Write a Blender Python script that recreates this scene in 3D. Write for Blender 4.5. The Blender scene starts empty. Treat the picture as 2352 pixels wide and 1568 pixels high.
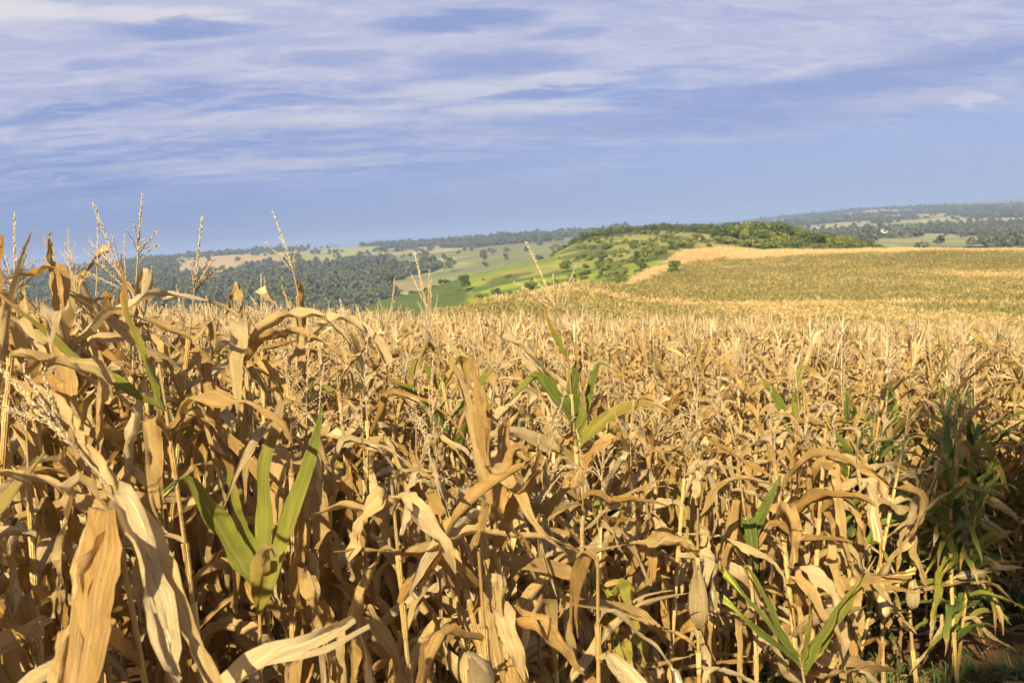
import bpy, math, random
import numpy as np
from mathutils import Matrix, Vector

# ------------------------------------------------------------------ camera, world, sun, exposure
S = bpy.context.scene
COL = S.collection
CZ = 3.2                                    # eye height above the ground near the middle of the field
PITCH = math.atan(256 / 2287.0)
ROLL = math.radians(3.67)
F_ = np.array([0, math.cos(PITCH), -math.sin(PITCH)])
R0 = np.array([1.0, 0, 0])
U0 = np.array([0, math.sin(PITCH), math.cos(PITCH)])
R_ = R0 * math.cos(ROLL) - U0 * math.sin(ROLL)
U_ = U0 * math.cos(ROLL) + R0 * math.sin(ROLL)
cam_d = bpy.data.cameras.new('camera')
cam = bpy.data.objects.new('camera', cam_d)
COL.objects.link(cam)
M = Matrix(((R_[0], U_[0], -F_[0], 0), (R_[1], U_[1], -F_[1], 0), (R_[2], U_[2], -F_[2], CZ), (0, 0, 0, 1)))
cam.matrix_world = M
cam_d.sensor_width = 36
cam_d.lens = 35
cam_d.clip_start = 0.05
cam_d.clip_end = 90000
cam_d.dof.use_dof = True
cam_d.dof.focus_distance = 4.2
cam_d.dof.aperture_fstop = 6.3
S.camera = cam

SUN_AZ = math.radians(18)                   # shadows run away from the camera, 18 degrees to the right
SUN_EL = math.radians(34)
SUN_STRENGTH = 5.0
SKY_STRENGTH = 0.051
SUN_DIR = np.array([-math.sin(SUN_AZ) * math.cos(SUN_EL), -math.cos(SUN_AZ) * math.cos(SUN_EL), math.sin(SUN_EL)])
sun_d = bpy.data.lights.new('sun', 'SUN')
sun_d.energy = SUN_STRENGTH
sun_d.angle = math.radians(0.53)
sun_d.color = (1.0, 0.84, 0.60)
sun = bpy.data.objects.new('sun', sun_d)
COL.objects.link(sun)
sun.rotation_euler = Vector(SUN_DIR).to_track_quat('Z', 'Y').to_euler()
sun.location = (-20, -40, 60)

S.view_settings.view_transform = 'Standard'
S.view_settings.look = 'None'
S.view_settings.exposure = 1.25
S.view_settings.gamma = 1
S.render.engine = 'CYCLES'
S.cycles.use_denoising = True
S.cycles.max_bounces = 6
S.cycles.diffuse_bounces = 3
S.cycles.glossy_bounces = 2
S.cycles.transmission_bounces = 4
S.cycles.transparent_max_bounces = 4
S.cycles.volume_bounces = 0
S.cycles.sample_clamp_indirect = 6


class NT:
    """small node-tree helper"""
    def __init__(self, tree):
        self.t = tree
        tree.nodes.clear()

    def n(self, typ, **kw):
        nd = self.t.nodes.new(typ)
        for k, v in kw.items():
            setattr(nd, k, v)
        return nd

    def l(self, a, b):
        self.t.links.new(a, b)

    def put(self, sock, v):
        if isinstance(v, bpy.types.NodeSocket):
            self.l(v, sock)
        else:
            sock.default_value = v

    def math(self, op, a, b=0.0, c=0.0, clamp=False):
        nd = self.n('ShaderNodeMath', operation=op, use_clamp=clamp)
        self.put(nd.inputs[0], a)
        self.put(nd.inputs[1], b)
        self.put(nd.inputs[2], c)
        return nd.outputs[0]

    def mix(self, f, a, b, blend='MIX'):
        nd = self.n('ShaderNodeMix', data_type='RGBA', blend_type=blend)
        self.put(nd.inputs[0], f)
        for s, v in ((nd.inputs[6], a), (nd.inputs[7], b)):
            self.put(s, v if isinstance(v, bpy.types.NodeSocket) else (*v[:3], 1))
        return nd.outputs[2]

    def ramp(self, f, stops, interp='LINEAR'):
        nd = self.n('ShaderNodeValToRGB')
        cr = nd.color_ramp
        cr.interpolation = interp
        while len(cr.elements) < len(stops):
            cr.elements.new(0.5)
        for e, (p, c) in zip(cr.elements, stops):
            e.position = p
            e.color = (*c, 1) if len(c) == 3 else c
        self.put(nd.inputs[0], f)
        return nd.outputs[0]

    def rng(self, v, a, b, c=0.0, d=1.0, smooth=True):
        nd = self.n('ShaderNodeMapRange', interpolation_type='SMOOTHSTEP' if smooth else 'LINEAR')
        self.put(nd.inputs[0], v)
        for i, q in enumerate((a, b, c, d)):
            nd.inputs[i + 1].default_value = q
        return nd.outputs[0]

    def noise(self, vec, scale, detail=4, rough=0.55, dist=0.0):
        nd = self.n('ShaderNodeTexNoise')
        self.put(nd.inputs['Vector'], vec)
        nd.inputs['Scale'].default_value = scale
        nd.inputs['Detail'].default_value = detail
        nd.inputs['Roughness'].default_value = rough
        nd.inputs['Distortion'].default_value = dist
        return nd.outputs['Fac']

    def comb(self, x, y, z=0.0):
        nd = self.n('ShaderNodeCombineXYZ')
        for s, v in zip(nd.inputs, (x, y, z)):
            self.put(s, v)
        return nd.outputs[0]

    def sep(self, v):
        nd = self.n('ShaderNodeSeparateXYZ')
        self.put(nd.inputs[0], v)
        return nd.outputs


def build_world():
    w = bpy.data.worlds.new('World')
    S.world = w
    w.use_nodes = True
    k = NT(w.node_tree)
    sky = k.n('ShaderNodeTexSky', sky_type='NISHITA', sun_disc=False)
    sky.sun_elevation = SUN_EL
    sky.sun_rotation = math.pi + SUN_AZ
    sky.altitude = 600
    sky.dust_density = 0.6
    sky.ozone_density = 2.5
    x, y, z = k.sep(k.n('ShaderNodeTexCoord').outputs['Generated'])
    band = k.mix(k.rng(x, -0.45, 0.5), (1.6, 2.35, 4.75), (2.7, 3.45, 5.65))       # slate-blue rain haze low on the left, paler to the right
    tint = k.mix(0.72, k.mix(1.0, sky.outputs[0], (0.62, 0.62, 0.86), 'MULTIPLY'), band)
    zz = k.math('MAXIMUM', k.math('ADD', z, 0.17), 0.02)
    cx = k.math('DIVIDE', x, zz)
    cy = k.math('DIVIDE', y, zz)
    # layers of long thin cloud seen low over the horizon, tilted a little
    rx = k.math('ADD', k.math('MULTIPLY', cx, 0.99), k.math('MULTIPLY', cy, 0.15))
    ry = k.math('SUBTRACT', k.math('MULTIPLY', cy, 0.99), k.math('MULTIPLY', cx, 0.15))

    def layer(fx, fy, seed, sc, det, ro, di):
        return k.noise(k.comb(k.math('MULTIPLY', rx, fx), k.math('MULTIPLY', ry, fy), seed), sc, det, ro, di)
    n1 = layer(0.62, 1.8, 3.1, 1.3, 7, 0.58, 0.4)
    n2 = layer(2.2, 4.6, 7.7, 1.5, 7, 0.6, 1.5)
    dens = k.math('ADD', k.math('MULTIPLY', n1, 0.70), k.math('MULTIPLY', n2, 0.30))
    cov = k.math('ADD', dens, k.math('MULTIPLY', k.rng(z, 0.03, 0.21), 0.20))
    veil = k.math('MULTIPLY', k.rng(cov, 0.41, 0.69), k.rng(z, 0.015, 0.105, 0.08, 1.0))
    n3 = layer(1.5, 3.4, 21.3, 1.4, 7, 0.6, 1.6)
    az = k.math('ARCTAN2', x, y)
    el = k.math('ARCSINE', z)
    wa = k.math('MULTIPLY', k.math('SUBTRACT', layer(1.6, 3.0, 55.0, 1.6, 5, 0.6, 0.4), 0.5), 0.13)
    we = k.math('MULTIPLY', k.math('SUBTRACT', layer(2.2, 5.0, 63.0, 1.6, 5, 0.62, 0.4), 0.5), 0.028)
    az = k.math('ADD', az, wa)
    el = k.math('ADD', k.math('ADD', el, we), 0.012)

    def banks(lst):
        """soft-edged banks of cloud at given bearings and heights over the horizon"""
        tot = 0.0
        for a0, e0, ha, he, w in lst:
            q = k.math('ADD', k.math('POWER', k.math('ABSOLUTE', k.math('DIVIDE', k.math('SUBTRACT', az, a0), ha)), 2.0),
                       k.math('POWER', k.math('ABSOLUTE', k.math('DIVIDE', k.math('SUBTRACT', el, e0), he)), 2.0))
            tot = k.math('MAXIMUM', tot, k.math('MULTIPLY', k.rng(q, 0.0, 1.5, 1.0, 0.0), w))
        return tot
    bright = banks([(-0.45, 0.228, 0.085, 0.013, 1.0), (-0.32, 0.226, 0.09, 0.011, 0.8), (-0.20, 0.130, 0.11, 0.011, 0.55), (-0.02, 0.150, 0.09, 0.016, 0.6), (0.01, 0.128, 0.09, 0.008, 0.7),
                    (0.43, 0.102, 0.016, 0.009, 0.8), (0.36, 0.143, 0.10, 0.007, 0.6), (0.07, 0.152, 0.07, 0.008, 0.6), (0.49, 0.145, 0.05, 0.006, 0.7), (-0.25, 0.090, 0.14, 0.009, 0.35), (0.38, 0.105, 0.07, 0.006, 0.5)])
    dark = banks([(-0.035, 0.213, 0.085, 0.0105, 1.0), (-0.295, 0.213, 0.085, 0.0095, 0.95), (0.0, 0.172, 0.075, 0.017, 0.8), (0.045, 0.141, 0.06, 0.0075, 0.9), (-0.14, 0.186, 0.06, 0.009, 0.6),
                  (0.075, 0.196, 0.04, 0.008, 0.6), (-0.36, 0.184, 0.04, 0.008, 0.6), (-0.29, 0.162, 0.05, 0.009, 0.5), (0.42, 0.138, 0.12, 0.014, 0.8), (0.30, 0.124, 0.20, 0.013, 0.75), (0.22, 0.104, 0.24, 0.016, 0.6), (-0.1, 0.112, 0.2, 0.012, 0.35)])
    lit = k.math('MULTIPLY', k.rng(n3, 0.52, 0.74), k.rng(z, 0.05, 0.15))
    lit = k.math('MAXIMUM', k.math('MULTIPLY', lit, 0.5), bright)
    cloud = k.mix(k.rng(n2, 0.35, 0.65), (3.8, 4.15, 5.9), (4.6, 4.75, 6.2))
    base = k.mix(veil, tint, cloud)
    base = k.mix(k.math('MULTIPLY', lit, 0.85), base, (6.5, 6.3, 6.5))
    n4 = layer(0.8, 2.6, 41.0, 1.25, 6, 0.55, 0.4)
    lens = k.math('MULTIPLY', k.math('MULTIPLY', k.rng(n4, 0.54, 0.70), k.rng(z, 0.06, 0.14)), 0.55)
    base = k.mix(k.math('MULTIPLY', k.math('MAXIMUM', lens, dark), 0.92), base, (2.2, 2.9, 5.3))
    bg = k.n('ShaderNodeBackground')
    k.put(bg.inputs[0], base)
    bg.inputs[1].default_value = SKY_STRENGTH
    out = k.n('ShaderNodeOutputWorld')
    k.l(bg.outputs[0], out.inputs[0])


build_world()

# ------------------------------------------------------------------ small tools
def tag(o, label=None, cat=None, group=None, kind=None):
    for kk, v in (('label', label), ('category', cat), ('group', group), ('kind', kind)):
        if v:
            o[kk] = v
    return o


def sstep(x, a, b):
    t = np.clip((np.asarray(x, float) - a) / (b - a), 0, 1)
    return t * t * (3 - 2 * t)


def pnoise(x, y, sc, seed=0):
    """smooth value noise in about 0..1"""
    x = np.asarray(x, float) / sc
    y = np.asarray(y, float) / sc
    xi, yi = np.floor(x), np.floor(y)
    fx, fy = x - xi, y - yi
    fx, fy = fx * fx * (3 - 2 * fx), fy * fy * (3 - 2 * fy)

    def h(a, b):
        q = np.sin(a * 127.1 + b * 311.7 + seed * 74.7) * 43758.5453
        return q - np.floor(q)
    return (h(xi, yi) * (1 - fx) + h(xi + 1, yi) * fx) * (1 - fy) + (h(xi, yi + 1) * (1 - fx) + h(xi + 1, yi + 1) * fx) * fy


def fbm(x, y, sc, seed=0, o=3):
    s, a, t = 0, 0.5, 0.0
    for i in range(o):
        s = s + a * pnoise(x, y, sc / 2 ** i, seed + i * 5)
        t += a
        a *= 0.5
    return np.clip(0.5 + (s / t - 0.5) * 1.35, 0, 1)


# ------------------------------------------------------------------ the lie of the land
def near_canopy(x, y):
    yy = np.clip(y, -3, 70)
    t = yy - 5
    c = -1.0 - 0.085 * np.clip(x, -25, 25) - 0.035 * t - 0.0019 * t * np.abs(t)
    return c + 0.80 * np.exp(-0.5 * (((x + 2.6) / 1.4) ** 2 + ((y - 3.4) / 2.2) ** 2))


FAR = [(12000, -110), (40000, -170)]
COLS = {
    100: [(30, -5), (40, -7), (60, -12), (100, -20), (300, -50), (700, -66), (1000, -62), (1300, -54), (1800, -42), (2500, -31), (3000, -26), (4500, -60)],
    300: [(30, -5), (40, -7), (60, -12), (100, -20), (300, -50), (600, -64), (900, -57), (1300, -52), (1900, -37), (2500, -22), (3000, -15), (4500, -60)],
    600: [(30, -5), (40, -6.5), (60, -11), (100, -19), (300, -45), (600, -60), (900, -55), (1300, -51), (1800, -39), (2400, -23), (2900, -16), (4500, -60)],
    850: [(30, -5), (40, -5.5), (60, -9), (120, -20), (200, -25), (300, -24), (400, -23), (600, -60), (900, -72), (1100, -53), (1600, -42), (2300, -27), (2800, -18), (4500, -60)],
    1000: [(30, -5), (50, -6.0), (80, -7.6), (105, -10), (155, -20), (250, -28), (330, -23.5), (430, -20.2), (600, -50), (900, -66), (1100, -46), (1600, -42), (2200, -34), (2800, -21), (4500, -60)],
    1150: [(30, -5), (40, -6), (60, -7.0), (110, -8.7), (135, -11), (175, -20), (250, -24), (300, -20.5), (370, -17.8), (430, -14.2), (600, -45), (900, -60), (1200, -37), (1700, -33), (2300, -25), (2800, -13.5), (4500, -60)],
    1300: [(30, -5), (40, -6), (60, -7.8), (100, -9.5), (150, -9.7), (175, -11.5), (205, -19), (270, -19.5), (330, -17.3), (420, -12.9), (500, -9.2), (600, -9.2), (700, -20), (1000, -50), (1600, -35), (2800, -18), (4500, -60)],
    1520: [(30, -5), (40, -6), (60, -9), (100, -11.4), (130, -12.5), (180, -13.3), (250, -12.2), (290, -14), (350, -10.6), (450, -7.7), (550, -5.8), (680, -6.5), (800, -20), (1100, -50), (1800, -42), (2800, -24), (4500, -55)],
    1700: [(30, -5), (40, -6), (60, -9.5), (100, -12.2), (130, -13.3), (200, -14.8), (300, -14.8), (380, -14.4), (430, -12.6), (500, -12), (600, -13), (900, -45), (1500, -60), (2500, -38), (4000, -40), (6000, -30)],
    2000: [(30, -5), (40, -6.5), (60, -10), (100, -12.9), (130, -14), (200, -15.5), (300, -15.4), (350, -15), (450, -22), (700, -50), (1100, -40), (1800, -47), (2500, -40), (4000, -26), (6000, 0), (9000, -40)],
    2352: [(30, -5), (40, -7), (60, -10), (100, -13.4), (130, -15), (200, -17), (300, -15.5), (450, -24), (700, -50), (1100, -46), (1700, -58), (2300, -55), (2800, -46), (4000, -40), (6000, -13), (9000, -40)],
}
PX = np.arange(-1400, 4201, 20.0)
LR = np.linspace(math.log(20), math.log(42000), 420)


def _table():
    ks = sorted(COLS)
    rows = np.array([np.interp(LR, [math.log(d) for d, _ in COLS[k] + FAR], [z for _, z in COLS[k] + FAR]) for k in ks])
    T = np.array([[0.0]])
    T = np.stack([np.interp(PX, ks, rows[:, j]) for j in range(len(LR))], 1)
    g = np.exp(-0.5 * (np.arange(-4, 5) / 1.7) ** 2)
    g /= g.sum()
    P = np.pad(T, ((4, 4), (4, 4)), mode='edge')
    P = sum(g[i] * P[:, i:i + T.shape[1]] for i in range(9))
    P = sum(g[i] * P[i:i + T.shape[0], :] for i in range(9))
    return P


TAB = _table()


def px_of(x, y):
    """column of the photograph (0..2352) on the horizon for a compass bearing"""
    x = np.asarray(x, float)
    y = np.asarray(y, float)
    yy = np.maximum(y, np.abs(x) * 0.6 + 1e-6)
    den = yy * F_[1]
    return np.clip(1176 + 2287 * (x * R_[0] + yy * R_[1]) / den, -1400, 4200)


def ground(x, y):
    """terrain height in world z"""
    x = np.asarray(x, float)
    y = np.asarray(y, float)
    r = np.hypot(x, y)
    p = px_of(x, y)
    fi = np.clip((p - PX[0]) / 20.0, 0, len(PX) - 1.001)
    fj = np.clip((np.log(np.maximum(r, 21)) - LR[0]) / (LR[1] - LR[0]), 0, len(LR) - 1.001)
    i, j = fi.astype(int), fj.astype(int)
    a, b = fi - i, fj - j
    far = TAB[i, j] * (1 - a) * (1 - b) + TAB[i + 1, j] * a * (1 - b) + TAB[i, j + 1] * (1 - a) * b + TAB[i + 1, j + 1] * a * b
    far = far + sstep(r, 1000, 1800) * (fbm(x, y, 420, 3) - 0.5) * 9 + sstep(r, 5000, 9000) * (fbm(x, y, 2600, 9) - 0.5) * 60
    far = far + sstep(r, 160, 260) * (1 - sstep(r, 700, 900)) * (fbm(x, y, 45, 17) - 0.5) * 2.4
    # a blue mound far out on the plain
    far = far + 95 * np.exp(-0.5 * (((p - 762) / 22) ** 2 + ((r - 9500) / 600) ** 2))
    near = near_canopy(x, y) - 1.95 + 0.05 * (pnoise(x, y, 0.6, 2) - 0.5)
    w = sstep(r, 28, 58)
    w = np.where(y < 0, np.maximum(w, 0), w)
    return near * (1 - w) + far * w + CZ


def ray(px, py):
    return F_ + R_ * ((px - 1176) / 2287.0) + U_ * ((784 - py) / 2287.0)


def at(px, py, d):
    """point at forward distance d behind a pixel of the 2352 x 1568 photograph"""
    v = ray(px, py)
    v = v * (d / v[1])
    return np.array([v[0], v[1], v[2] + CZ])


def hit(px, py, rmin=60, rmax=30000):
    """where the sight line of a pixel meets the terrain"""
    v = ray(px, py)
    h = math.hypot(v[0], v[1])
    rr = np.exp(np.linspace(math.log(rmin), math.log(rmax), 3000))
    x, y, z = v[0] / h * rr, v[1] / h * rr, v[2] / h * rr + CZ
    below = np.nonzero(z < ground(x, y))[0]
    k = below[0] if len(below) else len(rr) - 1
    return float(x[k]), float(y[k]), float(rr[k])


FIELD_PX = [-400, 400, 850, 1000, 1150, 1300, 1400, 1520, 1560, 1650, 1800, 2000, 2352, 2800]
FIELD_R = [42, 42, 42, 88, 118, 155, 205, 268, 335, 388, 382, 360, 312, 300]


def field_r(p):
    return np.interp(p, FIELD_PX, FIELD_R)


# ------------------------------------------------------------------ land cover
def cells(x, y, size, seed):
    gx, gy = np.floor(x / size), np.floor(y / size)
    best = np.full(x.shape, 1e18)
    rid = np.zeros(x.shape)
    for dx in (-1, 0, 1):
        for dy in (-1, 0, 1):
            a, b = gx + dx, gy + dy
            h1 = np.modf(np.abs(np.sin(a * 12.9898 + b * 78.233 + seed) * 43758.5453))[0]
            h2 = np.modf(np.abs(np.sin(a * 39.346 + b * 11.135 + seed * 2) * 24634.6345))[0]
            d = (x - (a + h1) * size) ** 2 + (y - (b + h2) * size) ** 2
            m = d < best
            best = np.where(m, d, best)
            rid = np.where(m, np.modf(h1 * 91.7 + h2 * 57.3)[0], rid)
    return rid


PAL = np.array([(0.21, 0.21, 0.065), (0.16, 0.165, 0.05), (0.28, 0.24, 0.10), (0.19, 0.16, 0.07), (0.15, 0.165, 0.05), (0.30, 0.275, 0.11)])


def forest_mask(x, y, r, p):
    f = (fbm(x, y, 260, 31, 4) > np.where(p > 1650, 0.63, 0.58))
    f = f & (r > 720)
    # wood on the near side of the valley, left
    wood = (p < 900) & (r > 850) & (r < 1680 + 70 * np.sin(p / 60.0)) & (fbm(x, y, 180, 12) > 0.33)
    field = (p > 400) & (p < 880) & (r > 1690) & (r < 2800)
    f = np.where(field, fbm(x, y, 90, 44) > 0.80, f)
    f = f | wood
    f = f | ((p > 300) & (p < 700) & (r > 2750) & (r < 3000) & (fbm(x, y, 200, 71) > 0.45))
    f = f & (r < 5200)
    f = f | ((p > 1450) & (p < 2020) & (r > 500) & (r < 760) & (p < 1700))
    return f


def cover(x, y):
    r = np.hypot(x, y)
    p = px_of(x, y)
    wx = x + 60 * (fbm(x, y, 150, 5) - 0.5)
    wy = y + 60 * (fbm(x, y, 150, 6) - 0.5)
    rid = cells(wx, wy * 0.55, 170, 4.0)
    c = PAL[(rid * 6).astype(int) % 6]
    nn = fbm(x, y, 60, 8)[..., None]
    c = c * (0.75 + 0.5 * nn)
    # pale field on the opposite side, bare towards its left end
    light = ((p > 400) & (p < 880) & (r > 1690) & (r < 2800))[..., None]
    bare = sstep(620 - p + 80 * (fbm(x, y, 300, 2) - 0.5), -60, 60)[..., None]
    c = np.where(light, np.array((0.25, 0.25, 0.075)) * (1 - bare) + np.array((0.36, 0.26, 0.11)) * bare, c)
    red = ((p > 640) & (p < 1050) & (r > 2850) & (r < 3300))[..., None]
    c = np.where(red, np.array((0.34, 0.16, 0.09)), c)
    far = sstep(r, 4500, 7000)[..., None]
    c = c * (1 - far) + np.array((0.13, 0.15, 0.07)) * far * (0.7 + 0.6 * nn)
    f = forest_mask(x, y, r, p)[..., None]
    c = np.where(f, np.array((0.055, 0.072, 0.026)), c)
    # the green spur beyond the corn
    spur = (r < 720) & (r > field_r(p))
    lime = np.array((0.185, 0.225, 0.028))
    g1 = fbm(x, y, 26, 51)[..., None]
    g2 = fbm(x, y, 70, 52)[..., None]
    g3 = fbm(x, y, 7, 53)[..., None]
    sp = lime * (0.45 + 0.55 * g1 + 0.45 * g3)
    brown = 0.85 * sstep(g2 + 0.0005 * (p[..., None] - 1300), 0.46, 0.66)
    sp = sp * (1 - brown) + np.array((0.22, 0.20, 0.06)) * brown
    dark = sstep(fbm(x, y, 18, 61)[..., None], 0.60, 0.72)
    sp = sp * (1 - dark * 0.8) + np.array((0.06, 0.085, 0.02)) * dark * 0.8
    olive = (sstep(p, 1020, 1060) * sstep(r, 395, 410))[..., None] * (p < 1270)[..., None]
    sp = sp * (1 - olive) + np.array((0.13, 0.17, 0.035)) * olive
    crestgrass = (sstep(p, 1560, 1640) * sstep(r, 380, 400))[..., None]
    sp = sp * (1 - crestgrass) + np.array((0.26, 0.22, 0.07)) * crestgrass
    dk = (sstep(1065 + 14 * (fbm(x, y, 30, 3) - 0.5) - p, 0, 12) * sstep(r, 200, 230))[..., None]
    sp = sp * (1 - dk) + (np.array((0.072, 0.098, 0.020)) * (0.85 + 0.3 * g2)) * dk
    sand = (sstep(860 - p, 0, 30) * sstep(r, 396, 402) * (1 - sstep(r, 415, 425)) * sstep(fbm(x, y, 40, 9), 0.30, 0.6))[..., None]
    sp = sp * (1 - sand) + np.array((0.26, 0.21, 0.085)) * sand
    c = np.where(spur[..., None], sp, c)
    soil = np.array((0.125, 0.068, 0.033)) * (0.75 + 0.5 * fbm(x, y, 0.35, 14)[..., None])
    under = np.array((0.17, 0.13, 0.04))
    wfar = sstep(r, 45, 80)[..., None]
    c = np.where((r < field_r(p))[..., None] | (y < 0)[..., None], soil * (1 - wfar) + under * wfar, c)
    return np.clip(c, 0, 1)


# ------------------------------------------------------------------ materials
def new_mat(name):
    m = bpy.data.materials.new(name)
    m.use_nodes = True
    return m, NT(m.node_tree)


def mat_leafy(name, tans, transl=0.22, greens=True, rough=0.55, fib=(11, 1.3), gst=None):
    """dry maize: long fibres, paler midrib, blotches, and green where the plant is still alive"""
    m, k = new_mat(name)
    a = k.n('ShaderNodeAttribute', attribute_name='luv')
    u, v, r = k.sep(a.outputs['Vector'])
    oi = k.n('ShaderNodeObjectInfo').outputs['Random']
    rr = k.math('ADD', k.math('MULTIPLY', r, 37.0), k.math('MULTIPLY', oi, 19.0))
    fv = k.comb(k.math('MULTIPLY', u, fib[0]), k.math('MULTIPLY', v, fib[1]), rr)
    f1 = k.noise(fv, 1.0, 4, 0.65)
    oc = k.n('ShaderNodeTexCoord').outputs['Object']
    f2 = k.noise(oc, 9.0, 4, 0.6)
    w1 = k.n('ShaderNodeTexWhiteNoise', noise_dimensions='1D')
    k.put(w1.inputs['W'], rr)
    lr = w1.outputs['Value']
    s = k.math('ADD', k.math('MULTIPLY', f1, 0.75), k.math('MULTIPLY', lr, 0.60))
    s = k.math('ADD', s, k.math('MULTIPLY', f2, 0.25))
    s = k.math('SUBTRACT', s, 0.23)
    s = k.math('ADD', s, k.math('MULTIPLY', k.math('SUBTRACT', k.noise(k.comb(k.math('MULTIPLY', u, fib[0] * 3.0), k.math('MULTIPLY', v, fib[1]), rr), 1.0, 2, 0.5), 0.5), 0.35))
    col = k.ramp(s, [(0.12, tans[0]), (0.38, tans[1]), (0.62, tans[2]), (0.9, tans[3])])
    spot = k.rng(k.noise(oc, 60.0, 3, 0.6), 0.63, 0.74)
    col = k.mix(k.math('MULTIPLY', spot, 0.35), col, (0.20, 0.10, 0.035))
    rust = k.rng(k.noise(oc, 5.5, 3, 0.55), 0.56, 0.74)
    col = k.mix(k.math('MULTIPLY', rust, 0.45), col, (0.47, 0.25, 0.055))
    mould = k.math('MULTIPLY', k.rng(k.noise(oc, 3.6, 5, 0.62, 0.5), 0.60, 0.74), 0.35)
    col = k.mix(mould, col, (0.43, 0.37, 0.27))
    edge = k.math('MULTIPLY', k.rng(k.math('ADD', k.math('ABSOLUTE', u), k.math('MULTIPLY', f2, 0.5)), 1.15, 1.4), 0.35)
    col = k.mix(edge, col, (0.36, 0.20, 0.07))
    vein = k.n('ShaderNodeTexWave', wave_type='BANDS', bands_direction='X')
    k.put(vein.inputs['Vector'], k.comb(u, k.math('MULTIPLY', v, 0.06), rr))
    vein.inputs['Scale'].default_value = fib[0] * 0.55
    vein.inputs['Distortion'].default_value = 1.2
    vein.inputs['Detail'].default_value = 2
    col = k.mix(k.math('MULTIPLY', vein.outputs['Fac'], 0.12), col, (0.40, 0.23, 0.07))
    if greens:
        g = k.n('ShaderNodeAttribute', attribute_name='green').outputs['Fac']
        gg = k.math('ADD', g, k.math('MULTIPLY', k.math('SUBTRACT', f1, 0.5), 0.55))
        gcol = k.ramp(gg, gst or [(0.28, (0.56, 0.42, 0.075)), (0.48, (0.41, 0.42, 0.06)), (0.70, (0.235, 0.305, 0.045)), (0.88, (0.095, 0.15, 0.03)), (1.0, (0.05, 0.095, 0.022))])
        col = k.mix(k.rng(gg, 0.16, 0.34), col, gcol)
    rib = k.rng(k.math('ABSOLUTE', u), 0.03, 0.10, 1.0, 0.0)
    col = k.mix(k.math('MULTIPLY', rib, 0.45), col, (0.66, 0.53, 0.26))
    bump = k.n('ShaderNodeBump')
    bump.inputs['Strength'].default_value = 0.9
    bump.inputs['Distance'].default_value = 0.007
    cr = k.noise(oc, 22.0, 3, 0.5, 0.8)
    fine = k.noise(k.comb(k.math('MULTIPLY', u, fib[0] * 3.0), k.math('MULTIPLY', v, fib[1]), rr), 1.0, 2, 0.5)
    k.put(bump.inputs['Height'], k.math('ADD', k.math('ADD', f1, k.math('MULTIPLY', cr, 0.9)), k.math('ADD', k.math('MULTIPLY', fine, 0.35), k.math('MULTIPLY', vein.outputs['Fac'], 0.6))))
    p = k.n('ShaderNodeBsdfPrincipled')
    k.put(p.inputs['Base Color'], col)
    p.inputs['Roughness'].default_value = rough
    p.inputs['Specular IOR Level'].default_value = 0.35
    k.l(bump.outputs[0], p.inputs['Normal'])
    out = k.n('ShaderNodeOutputMaterial')
    if transl > 0:
        t = k.n('ShaderNodeBsdfTranslucent')
        k.put(t.inputs[0], k.mix(1.0, col, (1.0, 0.86, 0.62), 'MULTIPLY'))
        mx = k.n('ShaderNodeMixShader')
        mx.inputs[0].default_value = transl
        k.l(p.outputs[0], mx.inputs[1])
        k.l(t.outputs[0], mx.inputs[2])
        k.l(mx.outputs[0], out.inputs[0])
    else:
        k.l(p.outputs[0], out.inputs[0])
    return m


M_LEAF = mat_leafy('dry_leaf', [(0.46, 0.240, 0.055), (0.67, 0.425, 0.125), (0.81, 0.585, 0.225), (0.88, 0.735, 0.41)])
M_STALK = mat_leafy('corn_stalk', [(0.36, 0.21, 0.06), (0.49, 0.32, 0.10), (0.58, 0.41, 0.15), (0.66, 0.51, 0.23)], 0.0, True, 0.5, (5, 3))
M_TASSEL = mat_leafy('tassel', [(0.42, 0.28, 0.12), (0.55, 0.41, 0.20), (0.66, 0.52, 0.28), (0.74, 0.62, 0.38)], 0.15, False, 0.7, (3, 6))
M_HUSK = mat_leafy('husk', [(0.48, 0.33, 0.12), (0.60, 0.45, 0.19), (0.68, 0.54, 0.26), (0.74, 0.62, 0.35)], 0.1, False, 0.55, (6, 1.2))
M_MID = mat_leafy('field_corn', [(0.46, 0.240, 0.055), (0.67, 0.425, 0.125), (0.81, 0.585, 0.225), (0.88, 0.735, 0.41)], 0.25)
M_FAR = mat_leafy('far_corn', [(0.46, 0.240, 0.055), (0.67, 0.425, 0.125), (0.81, 0.585, 0.225), (0.88, 0.735, 0.41)], 0.25, gst=[(0.28, (0.50, 0.38, 0.10)), (0.48, (0.30, 0.265, 0.065)), (0.70, (0.185, 0.18, 0.042)), (0.88, (0.13, 0.14, 0.030)), (1.0, (0.06, 0.09, 0.02))])


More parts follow.
